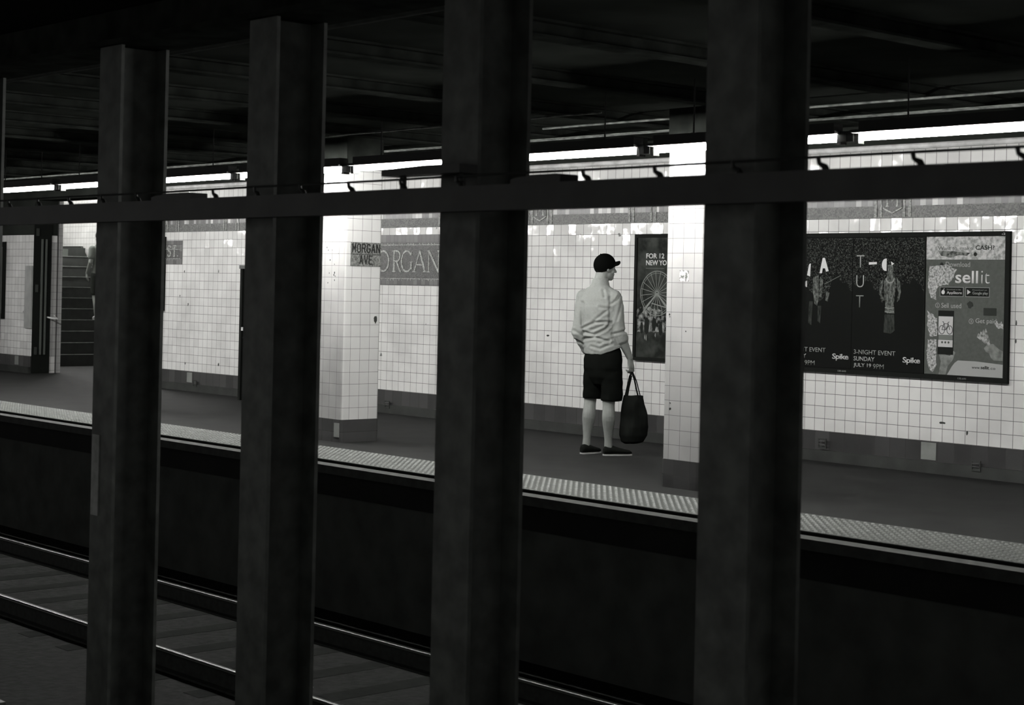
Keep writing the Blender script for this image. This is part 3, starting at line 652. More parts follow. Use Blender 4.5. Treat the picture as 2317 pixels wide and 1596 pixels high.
def ring(x, z, r0, r1, mt):
    bm = bmesh.new(); n = 20
    for k in range(n):
        a, b2 = k * 2 * PI / n, (k + 1) * 2 * PI / n
        prism(bm, [(x + r0 * math.cos(a), z + r0 * math.sin(a)), (x + r1 * math.cos(a), z + r1 * math.sin(a)), (x + r1 * math.cos(b2), z + r1 * math.sin(b2)), (x + r0 * math.cos(b2), z + r0 * math.sin(b2))], Y1 - .0006, Y1)
    return obj('number_circle', bm, mt, ps)
ring(-8.485, 1.452, .018, .022, gm(.3)); ring(-8.148, 1.323, .019, .023, gm(.34))
text_mesh('2', -8.492, -8.478, 1.441, 1.463, Y1, 'numeral', gm(.3), ps); text_mesh('3', -8.156, -8.141, 1.312, 1.334, Y1, 'numeral', gm(.34), ps)
text_mesh('Sell used', -8.446, -8.248, 1.432, 1.474, Y1, 'lettering', gm(.33), ps)
text_mesh('Get paid', -8.105, -7.905, 1.298, 1.35, Y1, 'lettering', gm(.36), ps)
bm = bmesh.new(); blobs(bm, -8.16, 1.465, .03, .03, Y1 - .0008, Y1, 14, .25, 9); obj('scuff_mark', bm, gm(.03), ps)
obj('small_print_box', bx(-8.03, -7.905, Y1 - .0006, Y1, 1.375, 1.44), gm(.03), ps)
# phone, bicycle, hands, banknotes
ph = obj('printed_phone', bx(-8.475, -8.318, Y1 - .001, Y1, 1.03, 1.408), gm(.012), ps, label='black printed smartphone')
obj('printed_screen', bx((-8.47, -8.326, Y1 - .0018, Y1 - .001, 1.20, 1.358), (-8.47, -8.326, Y1 - .0018, Y1 - .001, 1.095, 1.155)), gm(.48), ph, label='pale screen of the printed phone')
obj('screen_bar', bx(-8.47, -8.326, Y1 - .0018, Y1 - .001, 1.155, 1.20), gm(.16), ph)
bm = bmesh.new()
for cx in (-8.435, -8.357):
    for k in range(16): stroke(bm, [(cx + .028 * math.cos(k * PI / 8), 1.243 + .036 * math.sin(k * PI / 8)), (cx + .028 * math.cos((k + 1) * PI / 8), 1.243 + .036 * math.sin((k + 1) * PI / 8))], .005, Y1 - .0026, Y1 - .0018)
stroke(bm, [(-8.435, 1.243), (-8.415, 1.295), (-8.372, 1.295), (-8.395, 1.243), (-8.435, 1.243)], .005, Y1 - .0026, Y1 - .0018)
stroke(bm, [(-8.395, 1.243), (-8.42, 1.31), (-8.43, 1.312)], .005, Y1 - .0026, Y1 - .0018); stroke(bm, [(-8.357, 1.243), (-8.376, 1.305), (-8.362, 1.312)], .005, Y1 - .0026, Y1 - .0018)
obj('printed_bicycle', bm, gm(.015), ph)
bm = bmesh.new()
for cx in (-8.43, -8.398, -8.366): blobs(bm, cx, 1.135, .010, .010, Y1 - .0024, Y1 - .0018, 10, 0)
obj('screen_buttons', bm, gm(.08), ph)
handm = noisemat('printed_hand', .1, .26, 20, .3, .7)
bm = bmesh.new(); prism(bm, [(-8.46, .858), (-8.44, .97), (-8.46, 1.03), (-8.40, 1.03), (-8.35, 1.02), (-8.315, 1.065), (-8.295, 1.05), (-8.32, .99), (-8.37, .93), (-8.39, .858)], Y1 - .0009, Y1); obj('printed_hand', bm, handm, ps)
bm = bmesh.new(); prism(bm, [(-7.837, 1.08), (-7.88, 1.10), (-7.93, 1.14), (-7.99, 1.13), (-8.02, 1.10), (-8.0, 1.07), (-7.97, 1.06), (-7.95, 1.02), (-7.92, 1.0), (-7.837, 1.0)], Y1 - .0009, Y1); obj('printed_hand', bm, handm, ps)
bm = bmesh.new()
for k, a in enumerate((0, 1, 2, 3)):
    prism(bm, [(-7.985 + .004 * k, 1.125), (-8.09 + .022 * k, 1.19 + .012 * k), (-8.075 + .024 * k, 1.225 + .016 * k), (-7.965 + .003 * k, 1.14)], Y1 - .0012 - .0003 * k, Y1 - .0002)
obj('printed_banknotes', bm, noisemat('printed_notes', .1, .4, 45, .35, .65), ps)
bm = bmesh.new(); prism(bm, [(-8.376, .857), (-8.33, .93), (-8.30, .965), (-8.27, .985), (-8.10, .985), (-7.836, .968), (-7.836, .857)], Y1 - .001, Y1 - .0001); ft = obj('footer_band', bm, gm(.34), ps, label='pale footer with the web address')
text_mesh('www.', -8.132, -8.05, .922, .938, Y1 - .001, 'lettering', gm(.03), ft); text_mesh('sellit', -8.045, -7.965, .922, .95, Y1 - .001, 'lettering', gm(.02), ft, bold=.02); text_mesh('.co', -7.96, -7.905, .922, .938, Y1 - .001, 'lettering', gm(.03), ft)
torn = noisemat('torn_poster_paper', .12, .5, 55, .36, .62, .8, 10, dist=.4)
for i, pg in enumerate(([(-8.575, 1.79), (-8.40, 1.80), (-8.30, 1.76), (-8.33, 1.70), (-8.38, 1.63), (-8.47, 1.62), (-8.51, 1.56), (-8.5, 1.50), (-8.55, 1.52), (-8.59, 1.60), (-8.585, 1.70)],
                        [(-8.585, 1.40), (-8.54, 1.38), (-8.49, 1.34), (-8.48, 1.19), (-8.55, 1.18), (-8.585, 1.26)], [(-8.58, 1.15), (-8.49, 1.16), (-8.485, .94), (-8.52, .87), (-8.56, .90), (-8.585, 1.0)],
                        [(-7.92, 1.30), (-7.90, 1.34), (-7.88, 1.31), (-7.86, 1.33), (-7.84, 1.30), (-7.84, 1.27), (-7.90, 1.275)])):
    bm = bmesh.new(); prism(bm, ragged(pg, i, .006), Y1 - .0015, Y1 - .0009); obj('torn_paper', bm, torn, ps, label='torn pale paper scrap')
# ferris wheel poster beside the tiled column
b4 = thing('poster_case', 'tall black poster case between the man and the right tiled column', 'poster case', (-11.7, D, .82))
bm = bmesh.new(); frame(bm, -12.103, -11.30, .815, 2.098, .034, D - .035, D - .002); obj('border', bm, M['dark'], b4); obj('back_panel', bx(-12.08, -11.32, D - .017, D - .002, .84, 2.07), M['dark'], b4)
p4 = sheet(-12.069, -11.334, .85, 2.064, 'dark poster of a big spoked wheel above a crowd', noisemat('dark_night_print', .012, .055, 7, .35, .7), group=None)
text_mesh('FOR 12', -11.947, -11.70, 1.852, 1.904, Y1, 'lettering', gm(.6), p4, bold=.018)
text_mesh('NEW YO', -11.947, -11.665, 1.783, 1.835, Y1, 'lettering', gm(.6), p4, bold=.018)
obj('caption_line', bx(-11.95, -11.70, Y1 - .0006, Y1, 1.750, 1.756), gm(.12), p4)
cx, cz, Rr = -11.79, 1.50, .225
bm = bmesh.new(); n = 40
for rad_, wd in ((Rr, .008), (Rr - .02, .004), (.02, .01)):
    stroke(bm, [(cx + rad_ * math.cos(k * 2 * PI / n), cz + rad_ * math.sin(k * 2 * PI / n)) for k in range(n + 1)], wd, Y1 - .0008, Y1)
for k in range(20):
    a = k * 2 * PI / 20 + .1
    stroke(bm, [(cx + .02 * math.cos(a), cz + .02 * math.sin(a)), (cx + Rr * math.cos(a), cz + Rr * math.sin(a))], .0055, Y1 - .0008, Y1)
obj('printed_wheel', bm, gm(.2), p4, label='pale printed observation wheel')
bm = bmesh.new()
stroke(bm, [(cx, cz), (-11.95, 1.34), (-11.98, 1.30)], .016, Y1 - .0014, Y1 - .0006); stroke(bm, [(cx, cz), (-11.62, 1.34)], .016, Y1 - .0014, Y1 - .0006); stroke(bm, [(-11.86, 1.40), (-11.66, 1.36)], .01, Y1 - .0014, Y1 - .0006)
obj('wheel_supports', bm, gm(.22), p4)
crowd = noisemat('printed_crowd', .012, .3, 24, .42, .66, detail=6, stretch=(1, 1, .8))
bm = bmesh.new(); prism(bm, ragged([(-12.06, 1.33), (-12.0, 1.36), (-11.9, 1.36), (-11.7, 1.32), (-11.5, 1.34), (-11.34, 1.33), (-11.34, 1.12), (-12.06, 1.10)], 5, .012), Y1 - .0008, Y1); obj('printed_crowd', bm, crowd, p4)
bm = bmesh.new()
for (x, z, w_, h_) in ((-11.92, 1.17, .035, .08), (-11.82, 1.19, .03, .07), (-11.99, 1.15, .02, .06), (-11.73, 1.15, .025, .07)): blobs(bm, x, z, w_, h_, Y1 - .0014, Y1 - .0008, 14, .15, int(z * 100))
obj('printed_people', bm, gm(.015), p4)
bm = bmesh.new()
for x, z, h_ in ((-11.945, 1.03, .05), (-11.925, 1.02, .06), (-11.80, 1.06, .04)): blobs(bm, x, z + h_ / 2, .006, h_ / 2, Y1 - .0012, Y1 - .0006, 10, .3, 3)
obj('printed_reflections', bm, gm(.25), p4)
text_mesh('if ~.', -12.06, -11.98, .872, .885, Y1, 'small_print', gm(.35), p4) if False else None
# poster frame at the far left edge
t = thing('poster_case', 'black poster case on the wall at the left edge of the view', 'poster case', (-26.8, D, .84))
bm = bmesh.new(); frame(bm, -27.4, -26.36, .845, 2.11, .09, D - .03, D - .002); obj('border', bm, M['dark'], t)
obj('pale_sheet', bx(-27.3, -26.46, D - .018, D - .002, .94, 2.01), gm(.18), t)
# flat patch greyer than the tiles, left of the stairs
obj('grey_patch', bx(-25.62, -25.40, D - .03, D, .72, 1.72), mat('grey_patch_tone', .34, .5, 5, .15), label='grey flat patch on the wall at the left of the stairs', cat='panel')

# ------------------------------------------------------------------ telephone kiosk between the ST. panel and the tiled column
t = thing('telephone_kiosk', 'black public telephone kiosk against the wall between two steel columns', 'telephone', (-18.4, D - .2, 0))
obj('side_panel', bx(-18.79, -18.74, D - .41, D - .001, .0, 1.70), M['dark'], t, label='tall black side panel')
obj('cabinet', bx((-18.74, -17.95, D - .10, D - .001, .25, 1.68), (-18.74, -17.95, D - .30, D - .1, .25, .8)), M['dark'], t)
obj('hood', bx(-18.80, -17.9, D - .42, D - .001, 1.70, 1.745), M['darkgrey'], t)
for k in range(2):
    x = -18.5 + k * .38
    p = obj('telephone', bx(x - .12, x + .12, D - .2, D - .1, 1.0, 1.5), M['dark'], t)
    bm = bmesh.new(); tube(bm, [(x - .08, D - .23, 1.1), (x - .08, D - .255, 1.14), (x - .08, D - .255, 1.30), (x - .08, D - .23, 1.34)], [.024, .018, .018, .024], 10)
    obj('handset', bm, M['black'], p)
    bm = bmesh.new(); tube(bm, [(x - .08, D - .23, 1.1), (x - .06, D - .26, .95), (x, D - .26, .88), (x + .06, D - .23, 1.0)], .006, 6); obj('cord', bm, mat('steel_cord', .4, .3, metal=1), p)
    obj('keypad', bx(x - .02, x + .08, D - .205, D - .2, 1.2, 1.32), gm(.12), p)
obj('shelf', bx(-18.73, -17.95, D - .40, D - .30, .80, .82), M['dark'], t)
obj('notice', bx(-18.735, -18.69, D - .415, D - .41, .90, .945), gm(.5), t, label='small white notice')
obj('map_panel', bx(-17.88, -17.36, D - .03, D, .895, 1.75), M['dark'], label='dark panel on the wall left of the tiled column with the name sign', cat='panel')

# ------------------------------------------------------------------ stair opening at the left
obj('wall_stair_back', bx((-33, -20.5, 16.2, 16.4, 0, 4.4)), tilemat('pale_stair_tile', 0, 0, .27, .62, tilt=.02, chips=False), label='white tiled wall on the far side of the stairs', **st)
obj('wall_stair_end', bx((-32.2, -32.0, 13.1, 16.2, 1.9, 4.4)), tilemat('pale_stair_end_tile', 1, 0, .27, .62, tilt=.02, chips=False), label='white tiled wall at the head of the stairs', **st)
obj('ceiling_stair', bx((-33, -20.5, D + .44, 16.4, 4.4, 4.5), (-24.6, -20.5, D + .44, 16.2, 3.05, 3.2)), M['palepipe'], label='pale ceiling over the stairs', **st)
obj('wall_stair_front', bx((-33, -25.39, D + .44, D + .5, 0, 4.4), (-25.39, -20.5, D + .44, D + .5, 3.05, 4.4)), M['wally'], label='wall between the stairs and the platform', **st)
obj('wall_stair_right', bx(-20.7, -20.5, D + .44, 16.2, 0, 3.05), M['wally'], label='tiled wall at the right of the stair hall', **st)
stt = thing('staircase', 'dark stairs climbing away to the left behind the wall opening', 'stairs', (-28.5, 14.8, 0))
stepm = mat('dark_stair_riser', .02, .6, 8, .3); nosem = mat('worn_step_nosing', .16, .5, 12, .3)
for k in range(10):
    z1 = .195 * (k + 1); X = -27.3 - .29 * k
    if k == 8:
        pass
    sp = obj('step', bx(-30.2, X, 13.3, 16.13, z1 - .195, z1), stepm, stt)
    obj('nosing', bx(X - .03, X + .012, 13.32, 16.12, z1, z1 + .012), nosem, sp)
obj('landing', bx((-31.98, -30.2, 13.2, 16.13, 1.951, 2.13)), stepm, stt)
obj('grey_riser_panel', bx((-30.19, -30.17, 13.9, 15.75, 1.955, 2.10)), gm(.09), stt, label='grey panel at the top of the stairs')
bm = bmesh.new(); prism(bm, [(-27.1, 0), (-27.1, .4), (-29.7, 1.48), (-30.0, 1.63), (-30.16, 1.886), (-30.42, 2.17), (-31.98, 2.17), (-31.98, 1.9), (-30.2, 1.9)], 16.14, 16.19); obj('dark_dado', bm, stepm, stt)
# folded security gate in the reveal
t = gate = thing('folding_gate', 'dark folded metal gate standing in the left reveal of the stair opening', 'gate', (-25.3, D + .16, 0))
obj('gate_leaf', bx(-25.385, -25.36, D - .01, D + .29, 0, 2.6), M['dark'], t)
for y in (D + .12, D + .19):
    obj('pale_bar', bx(-25.358, -25.33, y - .012, y + .012, .3, 2.15), gm(.10), t)
for z in (.3, 1.3, 2.2): obj('hinge', bx(-25.36, -25.335, D + .02, D + .06, z, z + .12), M['darkgrey'], t)
gate = t
t = thing('gate_post', 'narrow dark metal gate post with a pale edge beside the ST. panel', 'post', (-21.45, D - .03, 0))
obj('post', bx(-21.50, -21.335, D - .06, D + .02, 1.10, 2.15), M['dark'], t); obj('pale_edge', bx(-21.50, -21.41, D - .065, D - .06, 1.10, 1.72), gm(.2), t); obj('leg', bx(-21.50, -21.42, D - .06, D + .02, 0, 1.10), M['dark'], t)
bm = bmesh.new(); tube(bm, [(-25.37, D + .24, .90), (-25.25, D + .27, .885), (-25.08, D + .27, .885), (-25.2, D + .28, .93)], [.012, .014, .014, .006], 8)
obj('handle', bm, mat('bright_handle', .75, .3), gate, label='bright metal handle')
t = thing('stair_light', 'fluorescent light on the ceiling above the stairs', 'ceiling light', (-28.9, 14.8, 4.3))
bm = bmesh.new(); tube(bm, [(-28.9, 13.7, 4.3), (-28.9, 15.9, 4.3)], .03, 12); obj('lamp_tube', bm, M['stairtube'], t); obj('housing', bx(-28.98, -28.82, 13.65, 15.95, 4.33, 4.4), M['fixture'], t)

# ------------------------------------------------------------------ people
def ell(bm, c, rx, ry, rz, ax=None, n=20, m_=12):
    """ellipsoid with optional axis frame (three unit vectors)"""
    ax = ax or (Vector((1, 0, 0)), Vector((0, 1, 0)), Vector((0, 0, 1))); c = Vector(c)
    top = bm.verts.new(c + ax[2] * rz); bot = bm.verts.new(c - ax[2] * rz); rings = []
    for j in range(1, m_):
        th = PI * j / m_
        rings.append([bm.verts.new(c + ax[0] * rx * math.sin(th) * math.cos(2 * PI * k / n) + ax[1] * ry * math.sin(th) * math.sin(2 * PI * k / n) + ax[2] * rz * math.cos(th)) for k in range(n)])
    for k in range(n):
        bm.faces.new((top, rings[0][k], rings[0][(k + 1) % n])); bm.faces.new((bot, rings[-1][(k + 1) % n], rings[-1][k]))
    for A, B in zip(rings, rings[1:]):
        for k in range(n): bm.faces.new((A[k], B[k], B[(k + 1) % n], A[(k + 1) % n]))
def loft(bm, secs, n=24):
    """secs: (centre, radius along a, radius along b, a, b)"""
    rings = []
    for c, ra, rb, a, b_ in secs:
        c = Vector(c); rings.append([bm.verts.new(c + Vector(a) * ra * math.cos(2 * PI * k / n) + Vector(b_) * rb * math.sin(2 * PI * k / n)) for k in range(n)])
    for A, B in zip(rings, rings[1:]):
        for k in range(n): bm.faces.new((A[k], A[(k + 1) % n], B[(k + 1) % n], B[k]))
    bm.faces.new(rings[0][::-1]); bm.faces.new(rings[-1])
def limb(bm, pts, rs, n=16):
    tube(bm, pts, rs, n)
    ell(bm, pts[0], rs[0], rs[0], rs[0], n=12, m_=8); ell(bm, pts[-1], rs[-1], rs[-1], rs[-1], n=12, m_=8)
def fuse(bm, voxel, smooth=2):
    """merge overlapping solids into one continuous skin"""
    bmesh.ops.recalc_face_normals(bm, faces=bm.faces)
    me = bpy.data.meshes.new('f'); bm.to_mesh(me); bm.free(); o = bpy.data.objects.new('f', me); C.objects.link(o)
    md = o.modifiers.new('r', 'REMESH'); md.mode = 'VOXEL'; md.voxel_size = voxel; md.use_smooth_shade = True
    if smooth: s_ = o.modifiers.new('s', 'SMOOTH'); s_.iterations = smooth; s_.factor = .5
    bpy.context.view_layer.update(); dg = bpy.context.evaluated_depsgraph_get()
    out = bpy.data.meshes.new_from_object(o.evaluated_get(dg)); bpy.data.objects.remove(o); bpy.data.meshes.remove(me)
    for p in out.polygons: p.use_smooth = True
    return out
class Frame:
    """local frame of a person: r to the viewer's right, d away from the viewer, z up"""
    def __init__(s, O, F): s.O = Vector(O); s.F = Vector(F).normalized(); s.R = Vector((s.F.y, -s.F.x, 0))
    def __call__(s, r, d, z): return s.O + s.R * r + s.F * d + Vector((0, 0, z))
    def dir(s, deg): a = math.radians(deg); return s.R * math.sin(a) + s.F * math.cos(a)   # 0 = away, 90 = right
def addmesh(me, name, mt, parent, label=None):
    me.materials.clear(); me.materials.append(mt); me.name = name
    return link(name, me, parent, label)
def head(bm, c, f, s):
    """face: skull, jaw, nose, brow, lips, ears; f = way it looks, s = its left"""
    u = Vector((0, 0, 1)); c = Vector(c); ax = (f, s, u)
    ell(bm, c + u * .02, .097, .077, .10, ax); ell(bm, c + f * .025 - u * .05, .068, .060, .065, ax)
    ell(bm, c + f * .062 - u * .09, .024, .03, .022, ax)              # chin
    limb(bm, [c + f * .088 + u * .012, c + f * .112 - u * .028], [.009, .013], 10)   # nose
    ell(bm, c + f * .082 + u * .022, .016, .05, .011, ax, 12, 8)       # brow
    ell(bm, c + f * .086 - u * .053, .012, .024, .006, ax, 12, 8); ell(bm, c + f * .084 - u * .064, .011, .021, .006, ax, 12, 8)
    for q in (1, -1):
        ell(bm, c + s * q * .077 - f * .006 - u * .006, .015, .007, .027, ax, 12, 8)
        ell(bm, c + s * q * .032 + f * .078 + u * .004, .011, .014, .009, ax, 10, 8)
        ell(bm, c + s * q * .048 + f * .058 - u * .03, .02, .018, .02, ax, 10, 8)
def hand(bm, wrist, down, fdir, palm, curl, sc_=1.0, thumb=1):
    """five separate fingers. down = wrist to knuckles, fdir = along the knuckles towards the index, palm = way the palm faces"""
    down, fdir, palm = down.normalized(), fdir.normalized(), palm.normalized(); w_ = Vector(wrist)
    k0 = w_ + down * .085 * sc_
    loft(bm, [(w_ - down * .01, .026, .019, fdir, palm), (w_ + down * .03, .034, .018, fdir, palm), (w_ + down * .075, .041, .016, fdir, palm), (k0 + down * .006, .038, .012, fdir, palm)], 18)
    for i, (off, ln) in enumerate(((.031, .92), (.0105, 1.0), (-.0105, .95), (-.031, .78))):
        p0 = k0 + fdir * off * sc_ - down * .01; a = 0; pts = [p0]; q = p0; segs = (.046 * ln, .028 * ln, .022 * ln)
        for sg, cu in zip(segs, curl):
            a += cu; q = q + (down * math.cos(a) + palm * math.sin(a)) * sg * sc_; pts.append(q)
        limb(bm, pts, [.0098, .0088, .0082, .007], 10)
    b0 = w_ + down * .03 + fdir * .026
    t1 = b0 + fdir * .022 + down * .025 + palm * .014; t2 = t1 + down * .03 + palm * .018 + fdir * .002; t3 = t2 + down * .02 + palm * .016 - fdir * .008
    limb(bm, [b0, t1, t2, t3], [.0155, .0125, .0105, .008], 10)
def shoe(bm_u, bm_s, heel, toe, w_=.048):
    heel, toe = Vector(heel), Vector(toe); f = (toe - heel).normalized(); s = Vector((-f.y, f.x, 0)); L_ = (toe - heel).length; u = Vector((0, 0, 1)); z = Vector((0, 0, 1))
    def sec(t_, wd, h_): return (heel + f * L_ * t_ + u * (h_ / 2 + .012), wd, h_ / 2, s, u)
    loft(bm_u, [sec(0.0, w_ * .45, .055), sec(.06, w_ * .72, .075), sec(.2, w_ * .78, .08), sec(.35, w_ * .8, .078), sec(.55, w_ * .95, .06), sec(.75, w_, .046), (heel + f * L_ * .92 + u * .03, w_ * .8, .018, s, u), (heel + f * L_ + u * .024, w_ * .4, .01, s, u)], 20)
    n = 28; outline = []
    for k in range(n):
        a = 2 * PI * k / n; t_ = .5 - .5 * math.cos(a); wd = w_ * (1.03 if t_ > .5 else .86) * (abs(math.sin(a)) ** .6) * (1 if math.sin(a) >= 0 else -1)
        outline.append(heel + f * (L_ * 1.04 * t_ - .02 * L_) + s * wd)
    lo = [bm_s.verts.new(Vector((p.x, p.y, heel.z + .0))) for p in outline]; hi = [bm_s.verts.new(Vector((p.x, p.y, heel.z + .011))) for p in outline]
    bm_s.faces.new(lo[::-1]); bm_s.faces.new(hi)
    for k in range(n): bm_s.faces.new((lo[k], lo[(k + 1) % n], hi[(k + 1) % n], hi[k]))

# ---- the man with the bag
P = Frame((-11.089, 11.269, 0), (-.70139, .71278, 0))
man = thing('person', 'man standing with his back turned, black cap, pale shirt, black shorts, bag in hand', 'person', P(-.08, 0, 0))
fb = P.dir(38); lb = Vector((-fb.y, fb.x, 0)); U = Vector((0, 0, 1))     # body facing, its left
fh = P.dir(62); lh = Vector((-fh.y, fh.x, 0))
def BX(r, d, z): return P(r, d, z)
pel, wst, chs, nkb = BX(-.070, 0, .87), BX(-.085, 0, 1.04), BX(-.105, 0, 1.34), BX(-.103, 0, 1.56)
hc = BX(-.062, .02, 1.722)
lsh, rsh = BX(-.258, .10, 1.458), BX(.040, -.09, 1.462)
lel, lwr, rel, rwr = BX(-.298, .05, 1.115), BX(-.222, .12, .965), BX(.078, -.10, 1.14), BX(.184, -.04, .905)
lhip, rhip = BX(-.145, .05, .83), BX(0, -.05, .83)
lkn, rkn, lan, ran = BX(-.172, .10, .50), BX(.0, -.06, .49), BX(-.200, .09, .085), BX(.004, -.03, .085)
lheel, ltoe, rheel, rtoe = BX(-.245, .03, 0), BX(-.075, .21, 0), BX(-.04, -.055, 0), BX(.218, .045, 0)
bm = bmesh.new()
loft(bm, [(pel - U * .1, .10, .09, lb, fb), (pel, .155, .105, lb, fb), (wst, .135, .095, lb, fb), (wst + U * .12, .14, .10, lb, fb), (chs, .165, .115, lb, fb), (chs + U * .12, .16, .10, lb, fb), (nkb - U * .02, .08, .07, lb, fb)], 28)
limb(bm, [nkb - U * .05, nkb + U * .04, hc - U * .03 - fh * .02], [.076, .062, .060], 18)
head(bm, hc, fh, lh)
for sh, el, wr in ((lsh, lel, lwr), (rsh, rel, rwr)):
    mid = el + (wr - el) * .3
    limb(bm, [sh, sh + (el - sh) * .5, el, mid, el + (wr - el) * .7, wr], [.058, .050, .046, .048, .038, .030])
for hp, kn, an in ((lhip, lkn, lan), (rhip, rkn, ran)):
    cf = kn + (an - kn) * .32 - P.F * .018
    tt = (.07, .15, .23, .31, .39, .48, .60, .72, .85)
    limb(bm, [hp, hp + (kn - hp) * .5, kn] + [kn + (an - kn) * q_ - P.F * .020 * math.exp(-((q_ - .33) / .2) ** 2) for q_ in tt] + [an], [.080, .066, .058, .0555, .0565, .0595, .0615, .061, .057, .049, .042, .0365, .038])
limb(bm, [lan, lheel + (ltoe - lheel) * .25 + U * .05, lheel + (ltoe - lheel) * .75 + U * .03], [.036, .036, .028]); limb(bm, [ran, rheel + (rtoe - rheel) * .25 + U * .05, rheel + (rtoe - rheel) * .75 + U * .03], [.036, .036, .028])
gdown = (BX(.205, -.03, .80) - rwr).normalized()
hand(bm, rwr, gdown, P.dir(35), P.dir(-75), (.12, 1.0, 1.5), 1.1)
hand(bm, lwr, (BX(-.17, .14, .86) - lwr).normalized(), fb, P.dir(100), (.25, .2, .2), .95)
addmesh(fuse(bm, .0042, 3), 'body', M['skin'], man)
# shirt
bm = bmesh.new()
for sh_ in (lsh, rsh): limb(bm, [nkb - U * .01, nkb + (sh_ - nkb) * .5 - U * .012, sh_ - U * .012], [.055, .060, .062], 18)
hem = [(BX(-.062, 0, .93), .196, .138, lb, fb), (BX(-.066, 0, .99), .198, .140, lb, fb), (BX(-.080, 0, 1.06), .184, .130, lb, fb), (BX(-.096, 0, 1.15), .174, .124, lb, fb), (BX(-.102, 0, 1.25), .182, .130, lb, fb), (BX(-.106, 0, 1.36), .198, .134, lb, fb), (BX(-.108, 0, 1.44), .196, .122, lb, fb), (BX(-.108, 0, 1.50), .165, .10, lb, fb), (BX(-.104, 0, 1.555), .105, .078, lb, fb), (BX(-.103, .0, 1.585), .072, .068, lb, fb)]
loft(bm, hem, 32)
cuffR = rel + (rwr - rel) * .30
limb(bm, [rsh + lb * .015, rsh + (rel - rsh) * .25, rsh + (rel - rsh) * .6, rel, cuffR], [.066, .067, .063, .057, .057], 20)
tube(bm, [cuffR - (rwr - rel).normalized() * .045, cuffR + (rwr - rel).normalized() * .012], .061, 20)
limb(bm, [lsh - lb * .0, lsh + (lel - lsh) * .3, lsh + (lel - lsh) * .7, lel, lel + (lwr - lel) * .5, lwr + (lwr - lel) * .02], [.066, .066, .060, .060, .050, .044], 20)
loft(bm, [(BX(-.103, 0, 1.555), .092, .082, lb, fb), (BX(-.102, .0, 1.585), .086, .080, lb, fb), (BX(-.101, .0, 1.612), .076, .074, lb, fb), (BX(-.100, .002, 1.632), .071, .070, lb, fb)], 28)
sm = fuse(bm, .006, 7)
folds = [([(-.253, 1.166), (-.147, 1.222), (.012, 1.232)], .010), ([(-.245, 1.133), (-.145, 1.109), (-.04, 1.165), (-.001, 1.219)], .012), ([(-.244, 1.067), (-.144, 1.086), (-.011, 1.052)], .011), ([(-.104, 1.363), (-.011, 1.352), (-.148, 1.242)], .006), ([(-.074, 1.516), (-.06, 1.463)], .006),
         ([(.008, 1.398), (.05, 1.43), (.086, 1.493)], .007), ([(.02, 1.118), (.133, 1.15)], .007), ([(-.169, 1.002), (-.089, .984), (.016, 1.033)], .006), ([(-.01, 1.45), (-.005, 1.2)], .008), ([(-.262, 1.40), (-.262, 1.20)], .007), ([(-.33, 1.14), (-.26, 1.10)], .007), ([(-.32, 1.05), (-.25, 1.02)], .007), ([(.10, 1.40), (.06, 1.25)], .004), ([(-.18, 1.145), (-.06, 1.20)], .006), ([(-.1, 1.03), (.02, 1.08)], .005)]
def segd(p, a, b_):
    ax, az = a; bx_, bz = b_; vx, vz = bx_ - ax, bz - az; t_ = max(0, min(1, ((p[0] - ax) * vx + (p[1] - az) * vz) / (vx * vx + vz * vz + 1e-9)))
    return math.hypot(p[0] - ax - t_ * vx, p[1] - az - t_ * vz), (p[1] - az - t_ * vz)
nrm_ = [v.normal.copy() for v in sm.vertices]
for v in sm.vertices:
    q = v.co - P.O
    if q.z < 1.02 and q.dot(P.R) > -.08 and q.dot(P.R) < .16 and q.dot(P.F) > -.2: v.co.z += (q.dot(P.R) + .08) * .38 * (1.02 - q.z) / .09
    q = v.co - P.O; rr_, dd_ = q.dot(P.R), q.dot(P.F); n_ = nrm_[v.index]
    if n_.dot(P.F) < .35:
        off = 0
        for pl, dp in folds:
            dmin, sg = min((segd((rr_, q.z), a, b_) for a, b_ in zip(pl, pl[1:])), key=lambda e: e[0])
            off += -dp * math.exp(-(dmin / .011) ** 2) + .55 * dp * math.exp(-((dmin - .024) / .013) ** 2)
        v.co += n_ * off
    wv = noise.noise(Vector((rr_ * 9, dd_ * 9, q.z * 15 + rr_ * 12)))
    v.co += n_ * (.0045 * wv * (1.0 if q.z < 1.42 else .4) + .0015 * noise.noise(q * 45))
sm.update()
addmesh(sm, 'shirt', M['shirt'], man, 'pale creased long-sleeved shirt with rolled cuff')
# shorts
bm = bmesh.new()
loft(bm, [(BX(-.060, 0, 1.03), .155, .112, lb, fb), (BX(-.060, 0, .95), .186, .130, lb, fb), (BX(-.060, 0, .88), .200, .140, lb, fb), (BX(-.062, 0, .80), .200, .138, lb, fb), (BX(-.05, 0, .72), .17, .125, lb, fb), (BX(-.05, 0, .65), .10, .09, lb, fb)], 28)
for hp, kn, dx, w1 in ((lhip, lkn, .026, .096), (rhip, rkn, .028, .098)):
    e = kn + U * .015; fl = (P.R, P.F)
    loft(bm, [(hp + U * .03 + P.R * .012, .104, .105, *fl), (hp + (e - hp) * .35 + P.R * dx * .6, .103, .10, *fl), (hp + (e - hp) * .7 + P.R * dx, .100, .096, *fl), (e + P.R * dx * .9, w1, .086, *fl), (e - U * .002 + P.R * dx * .9, w1 - .012, .074, *fl)], 24)
sh = fuse(bm, .006, 9)
nrm_ = [v.normal.copy() for v in sh.vertices]
for v in sh.vertices:
    q = v.co - P.O; v.co += nrm_[v.index] * (.006 * noise.noise(Vector((q.x * 10, q.y * 10, q.z * 16))))
addmesh(sh, 'shorts', M['shorts'], man)
